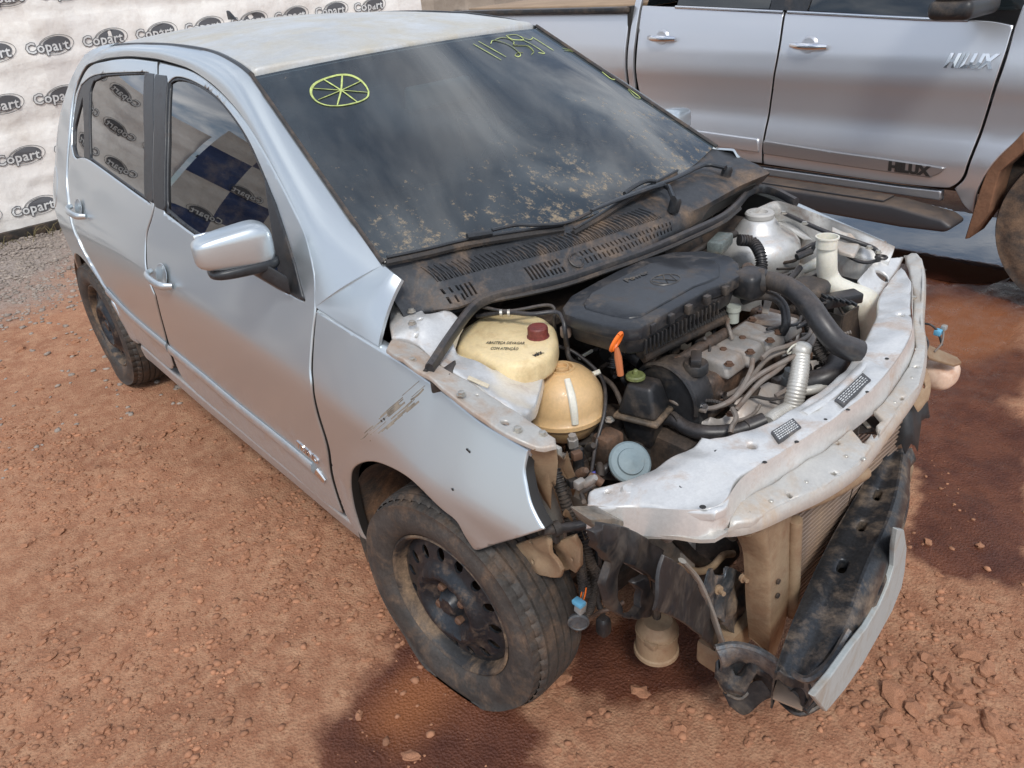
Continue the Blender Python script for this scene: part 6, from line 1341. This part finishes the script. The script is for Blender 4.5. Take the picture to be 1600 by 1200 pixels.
# crumpled right end of the beam
patch('crumpled_beam_end', [(1122, 1022, .30), (1140, 1012, .31), (1180, 1018, .32), (1215, 1028, .34), (1250, 1045, .35), (1262, 1062, .355), (1268, 1082, .32), (1255, 1112, .28), (1225, 1095, .26), (1205, 1070, .27), (1185, 1050, .28), (1165, 1078, .24), (1135, 1075, .22), (1120, 1050, .26)], M['beam'], CAR, inner=[(1160, 1040, .25), (1200, 1045, .29), (1225, 1060, .33), (1150, 1060, .22), (1240, 1080, .26)], wav=.03, thick=.012, dn=(-.3, 0, -.7))
patch('lower_hook_plate', [(1122, 1052, .24), (1150, 1050, .24), (1175, 1062, .23), (1180, 1085, .20), (1160, 1092, .18), (1135, 1082, .19), (1124, 1070, .2)], M['tanmetal'], CAR, holes=[(1150, 1072, .2, .008)], wav=.02, thick=.006)
cA = OL([(1118, 1012, .33), (1150, 1007, .335), (1190, 1018, .34), (1225, 1042, .35), (1262, 1062, .365), (1298, 1032, .385), (1326, 985, .41)])
cB = OL([(1124, 1052, .25), (1152, 1030, .27), (1186, 1046, .28), (1222, 1076, .28), (1258, 1100, .29), (1304, 1066, .31), (1338, 1012, .33)])
cC = OL([(1136, 1084, .19), (1160, 1090, .19), (1188, 1062, .22), (1216, 1092, .22), (1250, 1116, .24), (1296, 1090, .26), (1330, 1040, .28)])
CR = loft('bent_beam_flange', cA, cB, M['brk0'], CAR, V(.03, -.01, .01), 7, 60, .006, (1, -.2, .2)); loft('bent_beam_flange', cB, cC, M['beam'], CR, V(-.012, 0, -.01), 5, 60, .006, (1, -.2, .2))
part('flange_edge', tube(cA, .007, 6, 5), M['brk0'], CR); part('flange_edge', tube(cC, .005, 6, 5), M['beam'], CR)
patch('torn_strip', [(1130, 1070, .22), (1160, 1078, .2), (1200, 1062, .24), (1222, 1080, .22), (1190, 1096, .19), (1165, 1112, .16), (1140, 1098, .17)], M['blackplastic'], CR, wav=.03, thick=.004)
# grey strip hanging along the beam
def onp(u, v): 
    n_ = V(1, .185, 0); P0 = V(.80, -.5, 0); d = ray(u, v); t_ = ((P0-C)@n_)/(d@n_); return C+d*t_
sp2 = [(1403, 827), (1413, 828), (1417, 855), (1414, 890), (1409, 917), (1394, 955), (1372, 995), (1347, 1039), (1320, 1078), (1291, 1113), (1282, 1102), (1272, 1089), (1300, 1055), (1331, 1011), (1355, 980), (1375, 945), (1388, 915), (1397, 885), (1399, 855)]
part('bumper_strip', prism([tuple(onp(*q)) for q in sp2], (-.012, 0, 0), .002, 1), M['strip'])
# brown torn bits at the far end
patch('torn_plastic_shield', [(1405, 610, .60), (1430, 600, .60), (1450, 620, .57), (1455, 640, .54), (1440, 655, .52), (1435, 700, .46), (1415, 705, .46), (1400, 690, .48), (1402, 650, .54)], M['blackplastic'], CAR, wav=.03, inner=[(1425, 640, .57)])
patch('beam_mount', [(1395, 700, .45), (1425, 698, .44), (1432, 715, .42), (1420, 728, .42), (1402, 720, .43)], M['beam'], CAR, wav=.02)
patch('bracket_plate', [(1432, 545, .66), (1455, 590, .62), (1452, 620, .58), (1435, 640, .56), (1420, 620, .60), (1425, 590, .64)], M['tanmetal'], CAR, holes=[(1442, 600, .61, .006)], wav=.01)
# washer/headlamp remains outside the far end
HB = part('hanging_bottle', superel(O(1468, 583, .50), (.045, .055, .038), .75, 28), mat('stained_milky_plastic', (.68, .50, .38), .45, dirt=((.42, .2, .11), .45, 9), sss=.1), ang=60, label='milky plastic bottle stained red, hanging outside the far corner')
part('bottle_bracket', prism([tuple(p) for p in OL([(1440, 545, .58), (1452, 543, .58), (1495, 562, .55), (1502, 570, .55), (1490, 574, .55), (1450, 562, .57)])], (0, 0, .008), .002), M['tanmetal'], HB)
pipe('loose_wire', [(1440, 505, .62), (1455, 508, .62), (1466, 520, .60), (1472, 540, .57)], .003, M['hose']); pipe('loose_wire', [(1442, 520, .62), (1450, 535, .60), (1445, 555, .58)], .003, M['hose']); pipe('loose_wire', [(1460, 550, .58), (1472, 535, .59), (1475, 510, .61)], .0025, M['cable'])
part('blue_connector', box(O(1466, 519, .60), (.018, .022, .016), bev=.003), M['bluecon']); part('grey_connector', box(O(1475, 512, .61), (.014, .018, .014), bev=.003), M['greycon'])
# ================================================================== BEHIND THE RIGHT FRONT WHEEL
YB = -.66
def yl(L, y): return [tuple(ony(u, v, y)) for u, v in L]
def ysheet(name, px, y, mt, holes=(), thick=.006, wav=.006, parent=None, tilt=0.0, rnd=.003):
    P = [ony(u, v, y) for u, v in px]
    hs_ = []
    for u, v, r_ in holes: c_ = ony(u, v, y); hs_.append([(c_[0]+r_*math.cos(a), c_[2]+r_*math.sin(a)) for a in np.linspace(0, 2*PI, 9)[:-1]])
    return sheet(name, [(p[0], p[2]) for p in P], lambda x, z, d=0: (x, y+d+noise.noise(Vector((x*26, y, z*26)))*wav+tilt*(z-P[0][2]), z), mt, parent if parent is not None else CAR, holes=hs_, sp=.012, rnd=rnd, thick=thick, keep=30, normal=False, es=.01)
BRK = ysheet('bumper_bracket', [(765, 862), (800, 852), (853, 836), (861, 846), (862, 866), (876, 893), (872, 905), (845, 899), (785, 888), (770, 876)], -.715, M['tanmetal'], holes=[(799, 880, .006), (834, 877, .005), (829, 846, .006), (772, 868, .003)], wav=.012)
ysheet('bumper_bracket_end', [(862, 852), (880, 842), (898, 836), (908, 884), (896, 898), (886, 892), (879, 894), (864, 866)], -.69, M['tanmetal'], wav=.012, holes=[(893, 875, .004)])
pipe('cross_tube', [(848, 829, .60), (900, 822, .59), (960, 812, .60), (1080, 808, .60)], .0105, M['hose'])
part('tube_clamp', lathe([(.016, -.007), (.016, .007)], O(869, 826, .595), (.3, 1, 0), 10), M['rubber'])
part('clip_foot', box(O(869, 838, .575), (.012, .012, .03), bev=.002), M['rubber'])
# loom down to the lamp plug
def yt(name, L, r_, mt, **k):
    kk = {a: k.pop(a) for a in ('sides', 'smooth', 'cap', 'corr', 'flat') if a in k}
    return part(name, tube([ony(*q) for q in L], r_, **{**dict(sides=8, smooth=6), **kk}), mt, **k)
yt('front_loom', [(862, 725, -.62), (872, 750, -.63), (880, 775, -.635), (888, 800, -.635), (895, 830, -.64), (905, 870, -.65), (912, 905, -.66), (915, 930, -.665)], .012, M['rubber'], corr=(.008, .002), sides=10)
yt('front_loom', [(905, 820, -.62), (915, 850, -.63), (922, 880, -.64), (940, 905, -.62), (955, 920, -.60)], .010, M['rubber'], corr=(.007, .0018))
yt('front_loom', [(900, 830, -.61), (918, 860, -.62), (930, 900, -.63), (925, 940, -.64), (918, 965, -.645)], .008, M['rubber'], corr=(.006, .0015))
yt('front_loom', [(912, 810, -.60), (930, 840, -.60), (935, 870, -.61), (932, 930, -.62), (942, 960, -.62)], .007, M['hose'])
yt('front_loom', [(893, 835, -.66), (905, 860, -.67), (911, 900, -.67), (912, 922, -.675)], .007, M['rubber'], corr=(.006, .0014))
for dx in (-3, 0, 3): yt('plug_wire', [(913+dx, 918, -.675), (911+dx, 930, -.68), (908+dx, 940, -.683)], .0016, M['orange'] if dx else M['cable'], sides=5)
p_ = ony(907, 948, -.69)
PLG = part('lamp_plug', box(p_, (.020, .018, .032), Matrix.Rotation(.2, 3, 'Y'), .003), M['greycon']); part('plug_lock', box(p_+V(.0, -.004, .014), (.026, .018, .012), bev=.003), M['bluecon'], PLG)
p_ = ony(904, 973, -.695); hd = C-p_; hd[2] = 0
part('lamp_socket', lathe([(.022, -.006), (.023, 0), (.019, .003), (.017, .001), (.0, .001)], p_, tuple(hd), 24, cap=True), M['greycon'] if False else mat('dusty_black_socket', (.07, .075, .08), .5, dirt=((.25, .18, .12), .2, 30)), PLG)
part('small_plug', superel(ony(943, 978, -.64), (.014, .014, .026), .5, 14), M['blackplastic'])
yt('ground_strap', [(900, 985, -.66), (920, 968, -.65), (940, 955, -.64), (960, 950, -.62), (975, 940, -.6)], .005, M['engine'])
# black lamp duct and splash shield
XD = .50
def xsheet(name, px, x0, mt, k=0.0, holes=(), thick=.004, wav=.006, parent=None):
    """upright sheet whose plane runs across the car; k turns it"""
    n_ = V(1, k, 0); n_ /= np.linalg.norm(n_); P0 = V(x0, -.5, 0); e = V(-n_[1], n_[0], 0)
    def hp_(u, v): d = ray(u, v); X = C+d*(((P0-C)@n_)/(d@n_)); return ((X-P0)@e, X[2])
    return sheet(name, [hp_(*q) for q in px], lambda a, z, d=0: tuple(P0+e*a-n_*(d+noise.noise(Vector((a*20, z*20, x0*9)))*wav)+V(0, 0, z)), mt, parent if parent is not None else CAR, holes=[[hp_(*q) for q in h] for h in holes], sp=.015, rnd=.002, thick=thick, keep=30, normal=False, es=.01)
SPL = xsheet('splash_shield', [(1040, 868), (1063, 882), (1085, 905), (1105, 945), (1122, 985), (1140, 1030), (1135, 1040), (1110, 1008), (1085, 985), (1055, 965), (1026, 955), (1030, 920), (1035, 890)], .53, M['blackplastic'], .35)
part('shield_rim', tube([p for p in [V(*onx(u, v, .545)) for u, v in [(1066, 876), (1090, 905), (1108, 945), (1122, 985), (1136, 1025)]]], .009, 8, 5, flat=.5), mat('clear_grey_lamp_rim', (.30, .28, .25), .3, dirt=((.3, .22, .15), .3, 20)), SPL)
LD = xsheet('lamp_duct', [(925, 830), (950, 820), (990, 828), (1030, 855), (1050, 880), (1040, 900), (1028, 912), (1020, 905), (1008, 895), (990, 885), (975, 880), (965, 900), (962, 930), (972, 955), (990, 962), (1003, 950), (1006, 925), (1000, 915), (1012, 900), (1020, 935), (1022, 960), (1000, 968), (975, 965), (955, 950), (948, 915), (955, 880), (940, 862), (928, 850)], .45, M['blackplastic'], .30, wav=.016, thick=.012)
part('lamp_lens_edge', prism([tuple(onx(u, v, .45)) for u, v in [(922, 812), (960, 810), (1010, 826), (1050, 846), (1064, 862), (1062, 882), (1020, 862), (975, 838), (935, 832)]], (-.05, 0, .004), .003), mat('cracked_lamp_edge', (.17, .15, .125), .28, dirt=((.3, .22, .15), .35, 18)), LD)
xsheet('lamp_bracket', [(1100, 915), (1106, 892), (1118, 890), (1120, 900), (1130, 898), (1132, 888), (1140, 886), (1165, 900), (1172, 930), (1172, 965), (1178, 1000), (1170, 1008), (1140, 985), (1118, 960), (1105, 935)], .535, M['brk0'], .2, wav=.02, holes=[[(1110, 925), (1118, 925), (1118, 932), (1110, 932)]])
part('bracket_bolt', lathe([(.010, 0), (.010, .006), (.005, .006), (.005, .020)], onx(1121, 920, .54), (1, -.3, .1), 12), M['tanmetal'])
part('bracket_bolt', lathe([(.010, 0), (.010, .006), (.005, .006), (.005, .015)], onx(1160, 902, .55), (1, -.3, .1), 12), M['tanmetal'])
# pipes and compressor seen under the support
def xt(name, L, r_, mt, **k):
    kk = {a: k.pop(a) for a in ('sides', 'smooth', 'cap', 'corr', 'flat') if a in k}
    return part(name, tube([onx(*q) for q in L], r_, **{**dict(sides=12, smooth=6), **kk}), mt, **k)
xt('aircon_pipe', [(1010, 812, .42), (1035, 826, .43), (1060, 845, .44), (1085, 870, .44), (1110, 885, .44)], .012, M['dark'])
xt('pipe_union', [(1022, 818, .44), (1045, 836, .45)], .017, M['alloy'], smooth=0)
xt('aircon_pipe', [(1096, 845, .46), (1100, 832, .46), (1112, 826, .46), (1130, 828, .46), (1145, 840, .45)], .009, M['alloy'])
xt('aircon_pipe', [(1062, 885, .46), (1090, 893, .46), (1112, 886, .46), (1130, 868, .46), (1145, 865, .45)], .008, M['tanmetal'])
part('aircon_compressor', lathe([(.05, -.07), (.055, -.06), (.055, .05), (.04, .06)], onx(1105, 865, .38), (0, 1, .1), 22), M['dark'])
xt('white_clip', [(1085, 818, .45), (1094, 830, .45)], .007, M['greycon'], smooth=0)
# receiver canister under the bay
M['brk'] = mat('scuffed_blue_grey_metal', (.12, .135, .15), .35, .6, 0, dirt=((.30, .2, .12), .46, 14), bump=(40, .4, .002))
cb = O(1026, 1000, .16)
CN = part('canister', lathe([(.034, .07), (.039, .06), (.046, .05), (.048, .045), (.048, -.02), (.052, -.022), (.053, -.03), (.046, -.034)], cb, (.05, -.03, 1), 32), M['tanmetal'], ang=50)
part('canister_strap', lathe([(.050, .03), (.050, .04)], cb, (.05, -.03, 1), 32), M['tanmetal'], CN); part('strap_lug', box(cb+V(.02, -.045, .035), (.03, .015, .015), bev=.003), M['tanmetal'], CN)
part('canister_pipe', tube([cb+V(0, 0, .06), cb+V(-.02, .02, .14), cb+V(-.06, .05, .25)], .010, 8, 4), M['dark'], CN)
part('steering_knuckle', superel((.03, -.60, .26), (.06, .05, .10), .6, 18), M['dark']); part('tie_rod', tube([V(.12, -.25, .24), V(.13, -.60, .24)], .012, 8, 0), M['engine'])
part('lower_crossmember', box((.50, 0, .20), (.06, .95, .07), bev=.012), M['tanmetal'])
# ================================================================== WIPERS
def wsp(L, o): return [V(*WS(*hitW(u, v), -o)) for u, v in L]
W1 = part('wiper_blade', tube(wsp([(603, 414), (665, 401), (728, 386), (800, 374), (880, 362)], .006), .006, 6, 4, flat=1.5), M['rubber'])
part('wiper_frame', tube(wsp([(604, 411), (665, 398), (728, 383), (800, 371), (878, 360)], .016), .004, 6, 4), M['trim'], W1)
part('wiper_clip', tube(wsp([(728, 383), (745, 380), (766, 377)], .024), [.008, .010, .007], 8, 3), M['trim'], W1)
part('wiper_arm', tube(wsp([(766, 376), (803, 368), (837, 368), (881, 364), (919, 347)], .030), .0045, 6, 5)+(), M['trim'], W1)
part('wiper_arm_base', tube([*wsp([(919, 347), (965, 328), (1031, 306)], .034), O(1053, 312, .985)], [.006, .009, .012, .012], 8, 3, flat=.6), M['trim'], W1)
part('wiper_pivot', lathe([(.016, -.03), (.016, 0), (.010, .010)], O(1056, 314, .975), (.3, 0, 1), 14), M['trim'], W1)
W2 = part('wiper_blade', tube(wsp([(895, 368), (935, 345), (980, 316), (1020, 295), (1056, 276)], .006), .006, 6, 4, flat=1.5), M['rubber'])
part('wiper_frame', tube(wsp([(895, 365), (935, 342), (980, 313), (1020, 292), (1056, 273)], .014), .004, 6, 4), M['trim'], W2)
part('wiper_clip', tube(wsp([(972, 316), (985, 306), (1005, 296), (1020, 296)], .026), .006, 8, 3), M['trim'], W2)
part('wiper_arm', tube([*wsp([(1005, 305), (1050, 290), (1095, 268)], .022), O(1134, 262, .985)], [.006, .008, .011, .012], 8, 3, flat=.6), M['trim'], W2)
part('wiper_pivot', lathe([(.016, -.03), (.016, 0), (.010, .010)], O(1137, 264, .975), (.3, 0, 1), 14), M['trim'], W2)
# scrape marks on the fender
M['scrape'] = mat('scraped_dirt', (.22, .19, .15), .8, var=.5, vscale=40)
for k in range(26):
    a = random.random(); s0 = random.uniform(0, .8); ln = random.uniform(.1, .35)
    p0 = V(545+(655-545)*s0+a*22, 690+(595-690)*s0+a*13); p1 = V(545+(655-545)*min(1, s0+ln)+a*22, 690+(595-690)*min(1, s0+ln)+a*13)
    q = [V(*LR(*hitS(*p), -.0004)) for p in (p0, (p0+p1)/2+V(random.uniform(-1, 1), random.uniform(-1, 1)), p1)]
    part('scrape_mark', tube(q, random.choice([.0007, .0012, .002]), 4, 2, flat=.3, up=(0, 1, 0)), M['scrape'], FEN)
for u, v in ((730, 703), (733, 706), (707, 765), (596, 658), (600, 655)):
    x, z = hitS(u, v); part('paint_chip', lathe([(.004, 0), (.003, .0006)], LR(x, z, -.0002), (0, -1, 0), 6), M['ink'], FEN)
